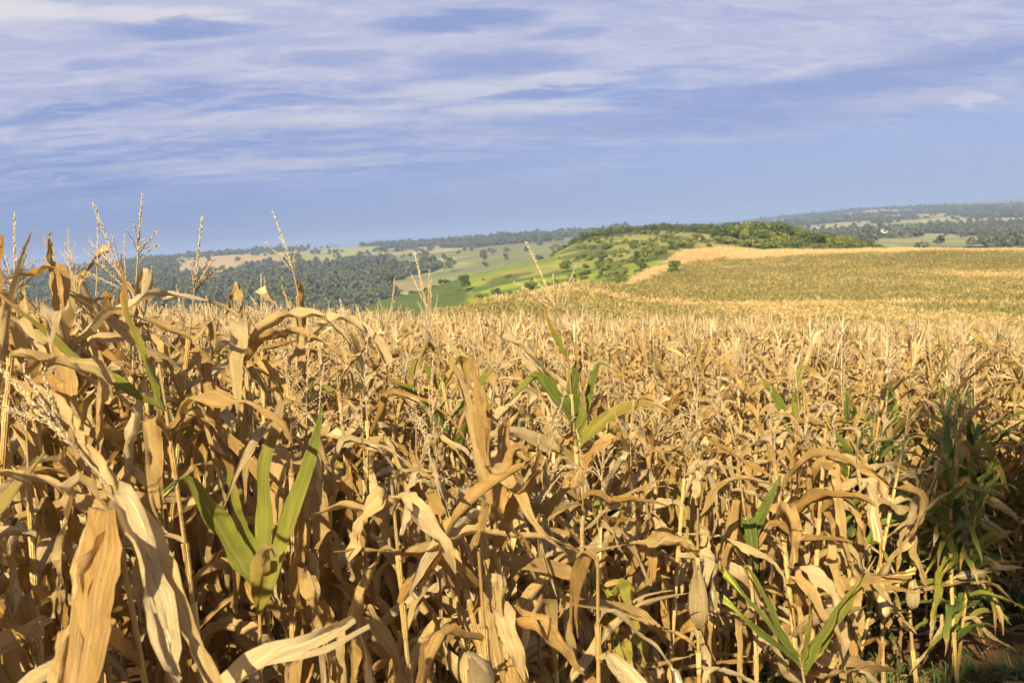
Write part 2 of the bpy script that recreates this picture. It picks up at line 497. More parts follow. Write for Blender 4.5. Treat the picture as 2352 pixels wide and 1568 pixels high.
def mat_terrain():
    m, k = new_mat('terrain')
    c = k.n('ShaderNodeAttribute', attribute_name='cover').outputs['Color']
    pos = k.n('ShaderNodeNewGeometry').outputs['Position']
    a = k.noise(pos, 0.12, 6, 0.65)
    b = k.noise(pos, 4.0, 5, 0.65)
    v = k.math('ADD', k.math('MULTIPLY', a, 0.7), k.math('MULTIPLY', b, 0.5))
    col = k.mix(1.0, c, k.ramp(v, [(0.3, (0.55, 0.55, 0.55)), (0.6, (1.0, 1.0, 1.0)), (0.85, (1.35, 1.3, 1.2))]), 'MULTIPLY')
    p = k.n('ShaderNodeBsdfPrincipled')
    k.put(p.inputs['Base Color'], col)
    p.inputs['Roughness'].default_value = 0.95
    p.inputs['Specular IOR Level'].default_value = 0.1
    bp = k.n('ShaderNodeBump')
    bp.inputs['Strength'].default_value = 0.6
    bp.inputs['Distance'].default_value = 0.05
    k.put(bp.inputs['Height'], b)
    k.l(bp.outputs[0], p.inputs['Normal'])
    k.l(p.outputs[0], k.n('ShaderNodeOutputMaterial').inputs[0])
    return m


def mat_foliage(name, cols, scale=0.5, transl=0.2):
    m, k = new_mat(name)
    oi = k.n('ShaderNodeObjectInfo').outputs['Random']
    oc = k.n('ShaderNodeTexCoord').outputs['Object']
    n = k.noise(oc, scale, 4, 0.6)
    a = k.n('ShaderNodeAttribute', attribute_name='luv')
    r = k.sep(a.outputs['Vector'])[2]
    s = k.math('ADD', k.math('MULTIPLY', n, 0.55), k.math('MULTIPLY', oi, 0.45))
    s = k.math('ADD', s, k.math('MULTIPLY', k.math('SUBTRACT', r, 0.5), 0.25))
    col = k.ramp(s, [(0.15, cols[0]), (0.5, cols[1]), (0.85, cols[2])])
    p = k.n('ShaderNodeBsdfPrincipled')
    k.put(p.inputs['Base Color'], col)
    p.inputs['Roughness'].default_value = 0.6
    p.inputs['Specular IOR Level'].default_value = 0.25
    t = k.n('ShaderNodeBsdfTranslucent')
    k.put(t.inputs[0], col)
    mx = k.n('ShaderNodeMixShader')
    mx.inputs[0].default_value = transl
    k.l(p.outputs[0], mx.inputs[1])
    k.l(t.outputs[0], mx.inputs[2])
    k.l(mx.outputs[0], k.n('ShaderNodeOutputMaterial').inputs[0])
    return m


def mat_plain(name, c, rough=0.8, nscale=8.0, amt=0.35):
    m, k = new_mat(name)
    oc = k.n('ShaderNodeTexCoord').outputs['Object']
    n = k.noise(oc, nscale, 5, 0.6)
    lo = tuple(q * (1 - amt) for q in c)
    hi = tuple(min(1, q * (1 + amt)) for q in c)
    p = k.n('ShaderNodeBsdfPrincipled')
    k.put(p.inputs['Base Color'], k.ramp(n, [(0.3, lo), (0.7, hi)]))
    p.inputs['Roughness'].default_value = rough
    k.l(p.outputs[0], k.n('ShaderNodeOutputMaterial').inputs[0])
    return m


M_BARK = mat_plain('bark', (0.13, 0.09, 0.06), 0.9, 3)
M_WOOD = mat_plain('grey_wood', (0.30, 0.23, 0.16), 0.85, 14)
M_WHITE = mat_plain('white_wall', (0.78, 0.76, 0.72), 0.8, 2, 0.08)
M_TILE = mat_plain('roof_tile', (0.40, 0.27, 0.20), 0.8, 3, 0.2)
M_PANE = mat_plain('dark_pane', (0.05, 0.06, 0.07), 0.2, 2, 0.1)
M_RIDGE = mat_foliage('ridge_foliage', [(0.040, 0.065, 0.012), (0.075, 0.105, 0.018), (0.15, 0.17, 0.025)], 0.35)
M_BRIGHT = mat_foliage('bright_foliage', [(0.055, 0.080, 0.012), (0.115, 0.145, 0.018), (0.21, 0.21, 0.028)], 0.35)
M_SHRUB = mat_foliage('shrub_foliage', [(0.062, 0.088, 0.016), (0.115, 0.145, 0.025), (0.185, 0.195, 0.04)], 0.8)
M_WOODS = mat_foliage('woods_foliage', [(0.055, 0.068, 0.022), (0.085, 0.096, 0.030), (0.13, 0.125, 0.042)], 0.1)
M_WEED = mat_foliage('weed_foliage', [(0.05, 0.085, 0.02), (0.09, 0.13, 0.03), (0.20, 0.18, 0.05)], 2.0)


# ------------------------------------------------------------------ mesh builder
class MB:
    def __init__(self):
        self.v, self.f, self.uv, self.g, self.mi, self.n = [], [], [], [], [], 0

    def add(self, v, f, uv, g, mi=0):
        v = np.asarray(v, float).reshape(-1, 3)
        nv = len(v)
        self.v.append(v)
        self.f.extend([tuple(int(i) + self.n for i in q) for q in f])
        self.mi.extend([mi] * len(f))
        self.uv.append(np.broadcast_to(np.asarray(uv, float), (nv, 3)))
        self.g.append(np.broadcast_to(np.asarray(g, float), (nv,)))
        self.n += nv

    def grid(self, P, uv, g, mi=0, close=False):
        n, m = P.shape[:2]
        f = []
        for i in range(n - 1):
            for j in range(m if close else m - 1):
                j2 = (j + 1) % m
                f.append((i * m + j, i * m + j2, (i + 1) * m + j2, (i + 1) * m + j))
        self.add(P.reshape(-1, 3), f, np.asarray(uv).reshape(-1, 3), np.asarray(g).reshape(-1), mi)

    def tube(self, path, rad, sides=7, r=0.0, g=0.0, mi=0, squash=None):
        path = np.asarray(path, float)
        n = len(path)
        d = np.gradient(path, axis=0)
        d /= np.linalg.norm(d, axis=1)[:, None] + 1e-9
        ref = np.array([0.31, 0.95, 0.05])
        s = np.cross(d, ref)
        s /= np.linalg.norm(s, axis=1)[:, None] + 1e-9
        t = np.cross(d, s)
        a = np.linspace(0, 2 * math.pi, sides, endpoint=False)
        rad = np.broadcast_to(rad, (n,))
        P = path[:, None] + rad[:, None, None] * (np.cos(a)[None, :, None] * s[:, None] + np.sin(a)[None, :, None] * t[:, None])
        uv = np.zeros((n, sides, 3))
        uv[..., 0] = 0.3 + 0.6 * (np.abs(a - math.pi) / math.pi)[None]
        uv[..., 1] = np.linspace(0, 1, n)[:, None]
        uv[..., 2] = r
        gg = np.broadcast_to(np.asarray(g, float).reshape(-1, 1) if np.ndim(g) else g, (n, sides))
        self.grid(P, uv, gg, mi, True)

    def mesh(self, name, mats, smooth=True):
        me = bpy.data.meshes.new(name)
        V = np.concatenate(self.v)
        me.from_pydata(V.tolist(), [], self.f)
        a = me.attributes.new('luv', 'FLOAT_VECTOR', 'POINT')
        a.data.foreach_set('vector', np.concatenate(self.uv).astype(np.float32).ravel())
        a = me.attributes.new('green', 'FLOAT', 'POINT')
        a.data.foreach_set('value', np.concatenate(self.g).astype(np.float32).ravel())
        for mt in mats:
            me.materials.append(mt)
        if len(mats) > 1:
            me.polygons.foreach_set('material_index', np.array(self.mi, dtype=np.int32))
        if smooth:
            me.polygons.foreach_set('use_smooth', np.ones(len(self.f), dtype=bool))
        me.update()
        return me


def link(name, me, parent=None, loc=(0, 0, 0), rot=(0, 0, 0), sc=1.0):
    o = bpy.data.objects.new(name, me)
    COL.objects.link(o)
    o.parent = parent
    o.location = loc
    o.rotation_euler = rot
    o.scale = (sc, sc, sc) if np.isscalar(sc) else sc
    return o


# ------------------------------------------------------------------ maize
def leaf(b, rg, base, phi, th0, L, W, bend, kinks=(), twist=0.0, curl=0.8, ripple=0.012, green=(0, 0), wander=0.3, n=20, m=5, blunt=False, mi=0, crumple=0.0, roll=0.0, foldamt=None):
    t = np.linspace(0, 1, n)
    th = th0 - bend * t ** 1.3
    ph = phi + wander * t * t
    kinkturn = rg.normal(0, 0.16)
    for tk, amt in kinks:
        th = th - amt * sstep(t, tk - 0.02, tk + 0.025)
        ph = ph + kinkturn * amt * sstep(t, tk - 0.02, tk + 0.03)
    th = np.where(th < -1.35, -1.35 - 0.18 * np.tanh((-1.35 - th) / 0.5), th)
    wob = rg.uniform(-0.2, 0.2) * np.sin(t * rg.uniform(5, 11) + rg.uniform(0, 6)) + 0.10 * crumple * np.sin(t * rg.uniform(16, 30) + rg.uniform(0, 6))
    th = th + wob
    ph = ph + 0.5 * wob
    d = np.stack([np.cos(th) * np.cos(ph), np.cos(th) * np.sin(ph), np.sin(th)], 1)
    c = np.asarray(base) + np.concatenate([np.zeros((1, 3)), np.cumsum((d[:-1] + d[1:]) * 0.5 * L / (n - 1), 0)])
    s = np.stack([-np.sin(ph), np.cos(ph), np.zeros(n)], 1)
    nn = np.cross(d, s)
    tw = roll + twist * t ** 1.2 + rg.uniform(-0.35, 0.35) * np.sin(t * 6 + rg.uniform(0, 6)) + crumple * 0.3 * np.sin(t * rg.uniform(12, 22) + rg.uniform(0, 6))
    s, nn = s * np.cos(tw)[:, None] + nn * np.sin(tw)[:, None], nn * np.cos(tw)[:, None] - s * np.sin(tw)[:, None]
    if blunt:
        w = np.minimum(1, 0.40 + t / 0.22 * 0.6) * (1 - 0.6 * t ** 4)
    else:
        w = np.minimum(1, 0.40 + t / 0.22 * 0.6) * np.clip(1 - t ** 2.3, 0.0, 1) ** 0.85
    w = np.maximum(w * W / 2, 0.0012)
    w = w * (1 + 0.07 * np.sin(t * rg.uniform(14, 26) + rg.uniform(0, 6)))
    torn = m >= 5 and (blunt or rg.random() < 0.3)
    if torn:
        m = 7
        u = np.array([-1, -0.52, -0.44, 0.0, 0.36, 0.43, 1.0])
    else:
        u = np.linspace(-1, 1, m)
    cu = curl * (0.75 + 0.5 * np.sin(t * rg.uniform(2, 6) + rg.uniform(0, 6))) + 0.6 * (1 - sstep(t, 0, 0.2))
    cu = np.maximum(cu, 0.08)
    psi = cu[:, None] * u[None]
    X = w[:, None] * np.sin(psi) / cu[:, None]
    Z = w[:, None] * (1 - np.cos(psi)) / cu[:, None]
    sgn = 1 if rg.random() < 0.75 else -1
    f1, f2 = rg.uniform(10, 22), rg.uniform(10, 22)
    p1, p2 = rg.uniform(0, 6), rg.uniform(0, 6)
    env = (sstep(t, 0.05, 0.2) * (1 - 0.6 * t))[:, None]
    rip = np.where(u[None] < 0, np.sin(f1 * t + p1)[:, None], np.sin(f2 * t + p2)[:, None]) * np.abs(u[None]) ** 1.6 * ripple * env
    rip = rip + rg.normal(0, 0.12 + 0.25 * crumple, (n, m)) * ripple * np.abs(u[None])
    fold = np.abs(u)[None] * w[:, None] * rg.choice([0.1, 0.3, 0.6, 1.1], p=[0.35, 0.3, 0.2, 0.15]) if foldamt is None else np.abs(u)[None] * w[:, None] * foldamt
    Z = Z + fold
    if crumple > 0.16:           # pleats and crossing creases of a dried blade
        Z = Z + w[:, None] * 0.10 * np.sin(u[None] * rg.uniform(4, 8) + rg.uniform(0, 6) + 1.5 * np.sin(t * rg.uniform(6, 14))[:, None])
        Z = Z + w[:, None] * 0.16 * crumple * np.sin(t[:, None] * rg.uniform(18, 34) + u[None] * rg.uniform(-2.5, 2.5))
    P = c[:, None] + s[:, None] * X[..., None] + nn[:, None] * (sgn * Z + rip)[..., None]
    if blunt:
        P[-1] += d[-1][None] * rg.uniform(-0.06, 0.02, (m, 1)) * L
    uv = np.zeros((n, m, 3))
    uv[..., 0] = u[None]
    uv[..., 1] = (t * L / 0.6)[:, None]
    uv[..., 2] = rg.random()
    g0, g1 = green
    gg = (g0 + (g1 - g0) * t)[:, None] - 0.25 * max(g0, g1) * np.abs(u[None]) ** 2 * t[:, None]
    if max(green) > 0 and rg.random() < 0.6:
        gg = gg - 0.9 * sstep(t, rg.uniform(0.55, 0.8), 1.0)[:, None]
    if torn:                    # the blade has split along its veins towards the tip
        rows = [int(n * rg.uniform(0.55, 0.98)) for _ in range(2)]
        ends = [n - 1 - int(rg.integers(0, 5)) for _ in range(3)]
        for k, (c0, c1) in enumerate(((0, 2), (2, 5), (5, 7))):
            off = nn * rg.normal(0, 0.035) + s * rg.normal(0, 0.012)
            gr = np.clip((np.arange(n) - min(rows)) / (n - min(rows)), 0, 1)[:, None] ** 1.5
            P[:, c0:c1] += (off * gr)[:, None]
        f = []
        for i in range(n - 1):
            for j in range(m - 1):
                if (j == 1 and i >= rows[0]) or (j == 4 and i >= rows[1]):
                    continue
                if i >= ends[0 if j < 2 else 1 if j < 5 else 2]:
                    continue
                f.append((i * m + j, i * m + j + 1, (i + 1) * m + j + 1, (i + 1) * m + j))
        b.add(P.reshape(-1, 3), f, uv.reshape(-1, 3), np.asarray(gg).reshape(-1), mi)
    else:
        b.grid(P, uv, gg, mi)


def spikelets(b, rg, path, rad, step, size, r, mi=0, spread=0.55):
    path = np.asarray(path)
    seg = np.linalg.norm(np.diff(path, axis=0), axis=1)
    cum = np.concatenate([[0], np.cumsum(seg)])
    k = max(3, int(cum[-1] / step))
    V, Fc = [], []
    nv = 0
    for i in range(k):
        q = (i + rg.random()) / k * cum[-1]
        c = np.array([np.interp(q, cum, path[:, a]) for a in range(3)])
        c2 = np.array([np.interp(min(q + 0.01, cum[-1] + 0.001), cum, path[:, a]) for a in range(3)])
        d = c2 - c
        nd = np.linalg.norm(d)
        d = d / nd if nd > 1e-6 else (path[-1] - path[-2]) / (seg[-1] + 1e-9)
        a = rg.uniform(0, 6.283)
        ref = np.array([math.cos(a), math.sin(a), rg.uniform(-0.5, 0.5)])
        o = np.cross(d, ref)
        o /= np.linalg.norm(o) + 1e-9
        dd = d * rg.uniform(0.75, 1.0) + o * spread * rg.uniform(0.5, 1.2)
        dd /= np.linalg.norm(dd)
        s = size * rg.uniform(0.75, 1.25)
        e1 = np.cross(dd, o)
        e1 /= np.linalg.norm(e1) + 1e-9
        e2 = np.cross(dd, e1)
        mid = c + dd * s * 0.45
        w = s * 0.125
        V += [c, mid + e1 * w, mid - 0.5 * e1 * w + 0.87 * e2 * w, mid - 0.5 * e1 * w - 0.87 * e2 * w, c + dd * s]
        Fc += [(nv, nv + 2, nv + 1), (nv, nv + 3, nv + 2), (nv, nv + 1, nv + 3), (nv + 4, nv + 1, nv + 2), (nv + 4, nv + 2, nv + 3), (nv + 4, nv + 3, nv + 1)]
        nv += 5
    uv = np.zeros((nv, 3))
    uv[:, 0] = 0.5
    uv[:, 1] = np.repeat(rg.random(k), 5)
    uv[:, 2] = np.repeat(r + 0.3 * rg.random(k), 5)
    b.add(np.array(V), Fc, uv, 0.0, mi)


def tassel(b, rg, base, d0, length=0.30, nbr=8, hi=True, mi=0, droop=0.5, dense=1.0, bend=(0, 0, 0)):
    base = np.asarray(base, float)
    d0 = np.asarray(d0, float) / np.linalg.norm(d0)

    def curve(p, d, L, sag, side, n):
        t = np.linspace(0, 1, n)[:, None]
        return p + d * L * t + np.array([0, 0, -1.0]) * sag * L * t ** 2 + side * L * t ** 2
    r = rg.random()
    side = np.array([rg.normal(0, 0.06), rg.normal(0, 0.06), 0]) + np.asarray(bend, float)
    n = 9 if hi else 4
    sp = curve(base - d0 * 0.10, d0, length + 0.10, droop * 0.12, side, n)
    if hi:
        b.tube(sp, np.linspace(0.0034, 0.0012, n), 4, r, 0, mi)
        k = 0.32
        sub = curve(base - d0 * 0.10, d0, length + 0.10, droop * 0.12, side, 24)[int(24 * k):]
        spikelets(b, rg, sub, 0.004, 0.0021 / dense, 0.013 * max(1.0, dense) ** 0.35, r, mi, 0.40)
    else:
        b.tube(sp, [0.005, 0.007, 0.008, 0.003], 3, r, 0, mi)
    ax = np.cross(d0, [0.3, 0.2, 0.9])
    ax /= np.linalg.norm(ax)
    bx = np.cross(d0, ax)
    for i in range(nbr):
        q = rg.uniform(0.0, 0.30) * length
        a = rg.uniform(0, 6.283)
        op = rg.uniform(0.25, 0.85)
        d = d0 * math.cos(op) + (ax * math.cos(a) + bx * math.sin(a)) * math.sin(op)
        L = length * rg.uniform(0.45, 0.8) * (1 - q / length * 0.8)
        p = base - d0 * 0.02 + d0 * q
        c = curve(p, d, L, droop * rg.uniform(0.1, 0.9), 0, 7 if hi else 3)
        if hi:
            b.tube(c, np.linspace(0.0018, 0.0008, 7), 3, r, 0, mi)
            spikelets(b, rg, curve(p, d, L, 0, 0, 2)[:1] if False else c[1:], 0.002, 0.0036 / dense, 0.0115 * max(1.0, dense) ** 0.35, r, mi, 0.42)
        else:
            b.tube(c, [0.003, 0.0055, 0.002], 3, r, 0, mi)


def ear(b, rg, base, d, L=0.21, R=0.030, hi=True, mi=0, openness=1.0):
    d = np.asarray(d, float) / np.linalg.norm(d)
    n, m = (12, 14) if hi else (5, 6)
    t = np.linspace(0, 1, n)
    prof = np.interp(t, [0, 0.08, 0.3, 0.6, 0.85, 1.0], [0.35, 0.75, 1.0, 0.93, 0.5, 0.08]) * R
    ref = np.array([0.9, 0.1, 0.2])
    s = np.cross(d, ref)
    s /= np.linalg.norm(s)
    q = np.cross(d, s)
    a = np.linspace(0, 2 * math.pi, m, endpoint=False)
    flute = 1 + 0.05 * np.sin(a * 5 + rg.uniform(0, 6))[None] + 0.03 * np.sin(a * 9 + t[:, None] * 3)
    P = np.asarray(base) + d * L * t[:, None, None] + (prof[:, None] * flute)[..., None] * (np.cos(a)[None, :, None] * s + np.sin(a)[None, :, None] * q)
    uv = np.zeros((n, m, 3))
    uv[..., 0] = 0.2 + np.abs(a - math.pi)[None] / math.pi
    uv[..., 1] = t[:, None] * 0.5
    uv[..., 2] = rg.random()
    b.grid(P, uv, np.zeros((n, m)), mi, True)
    if hi:                      # loose husk leaves hugging the cob, their tips standing off
        for i in range(5):
            a0 = rg.uniform(0, 6.283)
            k = 9
            tt = np.linspace(0, rg.uniform(0.75, 1.18), k)
            pr = np.interp(tt, t, prof) * 1.06 + 0.003 + openness * 0.03 * np.clip(tt - 0.62, 0, 1) ** 1.5
            hw = np.interp(tt, [0, 0.3, 0.8, 1.2], [0.5, 0.75, 0.5, 0.08])
            uu = np.linspace(-1, 1, 5)
            an = a0 + hw[:, None] * uu[None]
            PP = np.asarray(base) + d * L * tt[:, None, None] + pr[:, None, None] * (np.cos(an)[..., None] * s + np.sin(an)[..., None] * q)
            uv = np.zeros((k, 5, 3))
            uv[..., 0] = uu[None]
            uv[..., 1] = tt[:, None] * 0.5
            uv[..., 2] = rg.random()
            b.grid(PP, uv, np.zeros((k, 5)), mi)


def make_plant(seed, H=1.75, hi=True, nleaf=24, green=0.0, messy=0.5, tas=True, tas_len=0.28, nbr=8, tas_droop=0.5, ears=1,
               lean=(0.0, 0.0), extra=(), zmin=0.35, ztop=1.0, leafscale=1.0, ear_list=None, tas_dir=None, top_up=0.0, dense=1.0):
    """-> list of (part name, mesh); H is the height of the last node. Leaves leave the nodes in two ranks."""
    rg = np.random.default_rng(seed)
    parts = []
    one = MB()
    n = 14 if hi else 5
    t = np.linspace(0, 1, n)
    cur = np.array([rg.normal(0, 0.03), rg.normal(0, 0.03)])
    Hs = H + 0.12

    def axis(z):
        q = np.clip(np.asarray(z, float) / H, 0, 1.3)
        x = lean[0] * q * q + cur[0] * np.sin(q * 3)
        y = lean[1] * q * q + cur[1] * np.sin(q * 3)
        return np.stack([x, y, np.asarray(z, float) - 0.25 * (lean[0] ** 2 + lean[1] ** 2) * q * q], -1)
    b = MB() if hi else one
    zs = t * Hs - 0.03
    rad = np.interp(t, [0, 0.1, 0.6, 1], [0.0135, 0.012, 0.0085, 0.004])
    b.tube(axis(zs), rad, 8 if hi else 4, rg.random(), 0.10 + 0.35 * green * t, 0)
    nodes = np.linspace(zmin, H * ztop, nleaf) + rg.normal(0, 0.015, nleaf)
    allnodes = np.concatenate([[0.06, 0.16, 0.25], nodes])
    if hi:
        for z in allnodes[:-1]:
            zz = z + np.array([-0.012, -0.004, 0.004, 0.012])
            r0 = np.interp(z / Hs, t, rad)
            b.tube(axis(zz), r0 * np.array([1.0, 1.22, 1.22, 1.0]), 8, rg.random(), 0.0, 0)
            L = rg.uniform(0.08, 0.15)                      # leaf sheath wrapped round the internode
            zz = np.linspace(z, z + L, 5)
            rr = np.interp(zz / Hs, t, rad) + np.array([0.0015, 0.003, 0.0035, 0.004, 0.006])
            b.tube(axis(zz), rr, 9, rg.random(), 0.30 * green + rg.uniform(-0.1, 0.1), 0)
        parts.append(('stalk', b.mesh('stalk', [M_STALK])))
    phi0 = rg.uniform(0, math.pi)
    for i, z in enumerate(nodes):
        q = i / max(1, nleaf - 1)
        phi = phi0 + (i % 2) * math.pi + rg.normal(0, 0.45)
        L = np.interp(q, [0, 0.4, 0.8, 1], [0.52, 0.68, 0.58, 0.40]) * rg.uniform(0.7, 1.15) * leafscale
        W = np.interp(q, [0, 0.4, 0.8, 1], [0.060, 0.080, 0.070, 0.044]) * rg.uniform(0.65, 1.12)
        gl = 0.0
        if green > 0 and rg.random() < 0.25 + 0.75 * green:
            gl = np.clip(green * rg.uniform(0.6, 1.25), 0, 1)
        dry = 1 - gl
        th0 = rg.uniform(0.75, 1.3) if rg.random() < 0.65 else rg.uniform(0.2, 0.9)
        kind = rg.random()
        kinks = []
        bend = rg.uniform(1.0, 2.6)
        if dry > 0.5 and kind < 0.72:
            tk = rg.uniform(0.06, 0.48)
            kinks = [(tk, rg.uniform(1.2, 2.5))]
            bend = rg.uniform(0.1, 0.8)
            if rg.random() < 0.4:
                kinks.append((min(0.9, tk + rg.uniform(0.2, 0.4)), rg.uniform(-1.0, 0.8)))
        elif dry <= 0.5 and kind < 0.35:
            kinks = [(rg.uniform(0.35, 0.7), rg.uniform(1.0, 2.0))]
            bend = rg.uniform(0.2, 0.6)
        elif kind > 0.86:
            bend = rg.uniform(0.1, 0.6)
        if top_up and q > 0.7 and rg.random() < top_up:
            th0, bend, kinks = rg.uniform(1.0, 1.4), rg.uniform(0.1, 0.9), []
        th0 -= messy * rg.uniform(0, 0.5)
        curl = rg.uniform(0.3, 1.5) if dry > 0.5 else rg.uniform(0.3, 0.9)
        if dry > 0.5 and rg.random() < 0.35:
            curl = rg.uniform(1.6, 2.6)
        bb = MB() if hi else one
        base = axis(z + (0.10 if hi else 0.06))
        leaf(bb, rg, base, phi, th0, L, W, bend, kinks, rg.normal(0, 0.9) * (1.4 if dry > 0.5 else 0.5), curl, rg.uniform(0.006, 0.02),
             (gl, gl * rg.uniform(0.5, 1.0)), rg.normal(0, 0.5), 28 if hi else 9, 7 if hi else 3, rg.random() < 0.3, 0, rg.uniform(0.2, 1.0) if dry > 0.5 else 0.15)
        if hi:
            parts.append(('leaf', bb.mesh('leaf', [M_LEAF])))
    for e in extra:
        e = dict(e)
        bb = MB() if hi else one
        g = e.get('green', (0, 0))
        leaf(bb, rg, axis(e['z']), math.radians(e['phi']), math.radians(e['th']), e['L'], e['W'], e.get('bend', 0.4), e.get('kinks', ()), e.get('twist', 0.0), e.get('curl', 0.6),
             e.get('ripple', 0.01), g, e.get('wander', 0.0), 26 if hi else 8, 7 if hi else 3, e.get('blunt', False), 0, 0.2 if max(g) > 0.3 else 0.85,
             e.get('roll', (1.15 if abs(math.cos(math.radians(e['phi']))) > 0.8 and max(g) > 0.25 else 0.0)), e.get('fold', 0.25))
        if hi:
            parts.append(('leaf', bb.mesh('leaf', [M_LEAF])))
    if tas:
        bb = MB() if hi else one
        top = axis(Hs - 0.03)
        d = axis(Hs) - axis(Hs - 0.15)
        if tas_dir is not None:
            d = np.asarray(tas_dir, float)
        tassel(bb, rg, top + d / np.linalg.norm(d) * 0.10, d, tas_len, nbr, hi, 1 if not hi else 0, tas_droop, dense)
        if hi:
            parts.append(('tassel', bb.mesh('tassel', [M_TASSEL])))
    el = ear_list
    if el is None:
        el = [(rg.uniform(0.75, 1.0), rg.uniform(0, 6.28), rg.choice([0.5, 1.0, 2.3]), 0.20, 0.026) for _ in range(ears)]
    for (z, a, tilt, L, R) in el:
        bb = MB() if hi else one
        d = np.array([math.cos(a) * math.sin(tilt * 0.6), math.sin(a) * math.sin(tilt * 0.6), math.cos(tilt * 0.6)])
        p = axis(z)
        q = p + np.array([math.cos(a), math.sin(a), 0.4]) * 0.035
        bb.tube(np.array([p, (p + q) / 2 + [0, 0, -0.005], q]), [0.008, 0.009, 0.010], 6, rg.random(), 0, 0 if hi else 2)
        ear(bb, rg, q, d, L, R, hi, 0 if hi else 2)
        if hi:
            parts.append(('ear', bb.mesh('ear', [M_HUSK])))
    if not hi:
        return one.mesh('corn_plant_simple', [M_MID, M_TASSEL, M_HUSK])
    return parts


def place(parts, x, y, rz=0.0, tilt=(0.0, 0.0), sc=1.0, label='', group='dry corn plants in the near field', dz=0.0):
    e = bpy.data.objects.new('corn_plant', None)
    e.empty_display_size = 0.2
    COL.objects.link(e)
    e.location = (x, y, float(ground(x, y)) + dz)
    e.rotation_euler = (tilt[0], tilt[1], rz)
    e.scale = (sc, sc, sc)
    tag(e, label, 'corn plant', group)
    for nm, me in parts:
        o = bpy.data.objects.new(nm, me)
        COL.objects.link(o)
        o.parent = e
    return e


# ------------------------------------------------------------------ ground
def build_ground():
    az = np.concatenate([np.radians(np.arange(-180, -40, 4.0)), np.radians(np.arange(-40, 40, 0.2)), np.radians(np.arange(40, 180, 4.0))])
    rr = np.concatenate([[0.4, 0.8, 1.2], np.exp(np.linspace(math.log(1.6), math.log(100), 120)), np.exp(np.linspace(math.log(101.5), math.log(900), 190)), np.exp(np.linspace(math.log(907), math.log(6000), 210)), np.exp(np.linspace(math.log(6100), math.log(38000), 50))])
    A, R = np.meshgrid(az, rr, indexing='ij')
    X, Y = np.sin(A) * R, np.cos(A) * R
    Z = ground(X, Y)
    C = cover(X, Y)
    n, m = X.shape
    V = np.stack([X, Y, Z], -1).reshape(-1, 3)
    i, j = np.meshgrid(np.arange(n), np.arange(m - 1), indexing='ij')
    i2 = (i + 1) % n
    Fq = np.stack([i * m + j, i * m + j + 1, i2 * m + j + 1, i2 * m + j], -1).reshape(-1, 4)
    V = np.concatenate([V, [[0, 0, float(ground(0.0, 0.01))]]])
    me = bpy.data.meshes.new('ground')
    nf = len(Fq)
    tri = np.stack([np.full(n, n * m), np.arange(n) * m, ((np.arange(n) + 1) % n) * m], -1)
    me.vertices.add(len(V))
    me.vertices.foreach_set('co', V.astype(np.float32).ravel())
    me.loops.add(nf * 4 + n * 3)
    me.loops.foreach_set('vertex_index', np.concatenate([Fq.ravel(), tri.ravel()]).astype(np.int32))
    me.polygons.add(nf + n)
    me.polygons.foreach_set('loop_start', np.concatenate([np.arange(nf) * 4, nf * 4 + np.arange(n) * 3]).astype(np.int32))
    me.polygons.foreach_set('use_smooth', np.ones(nf + n, dtype=bool))
    me.update(calc_edges=True)
    a = me.attributes.new('cover', 'FLOAT_COLOR', 'POINT')
    cc = np.ones((len(V), 4), np.float32)
    cc[:-1, :3] = C.reshape(-1, 3)
    cc[-1, :3] = (0.1, 0.05, 0.03)
    a.data.foreach_set('color', cc.ravel())
    me.materials.append(mat_terrain())
    tag(link('ground', me), 'rolling farmland from red soil under the corn to the far plain', 'ground', kind='structure')


build_ground()

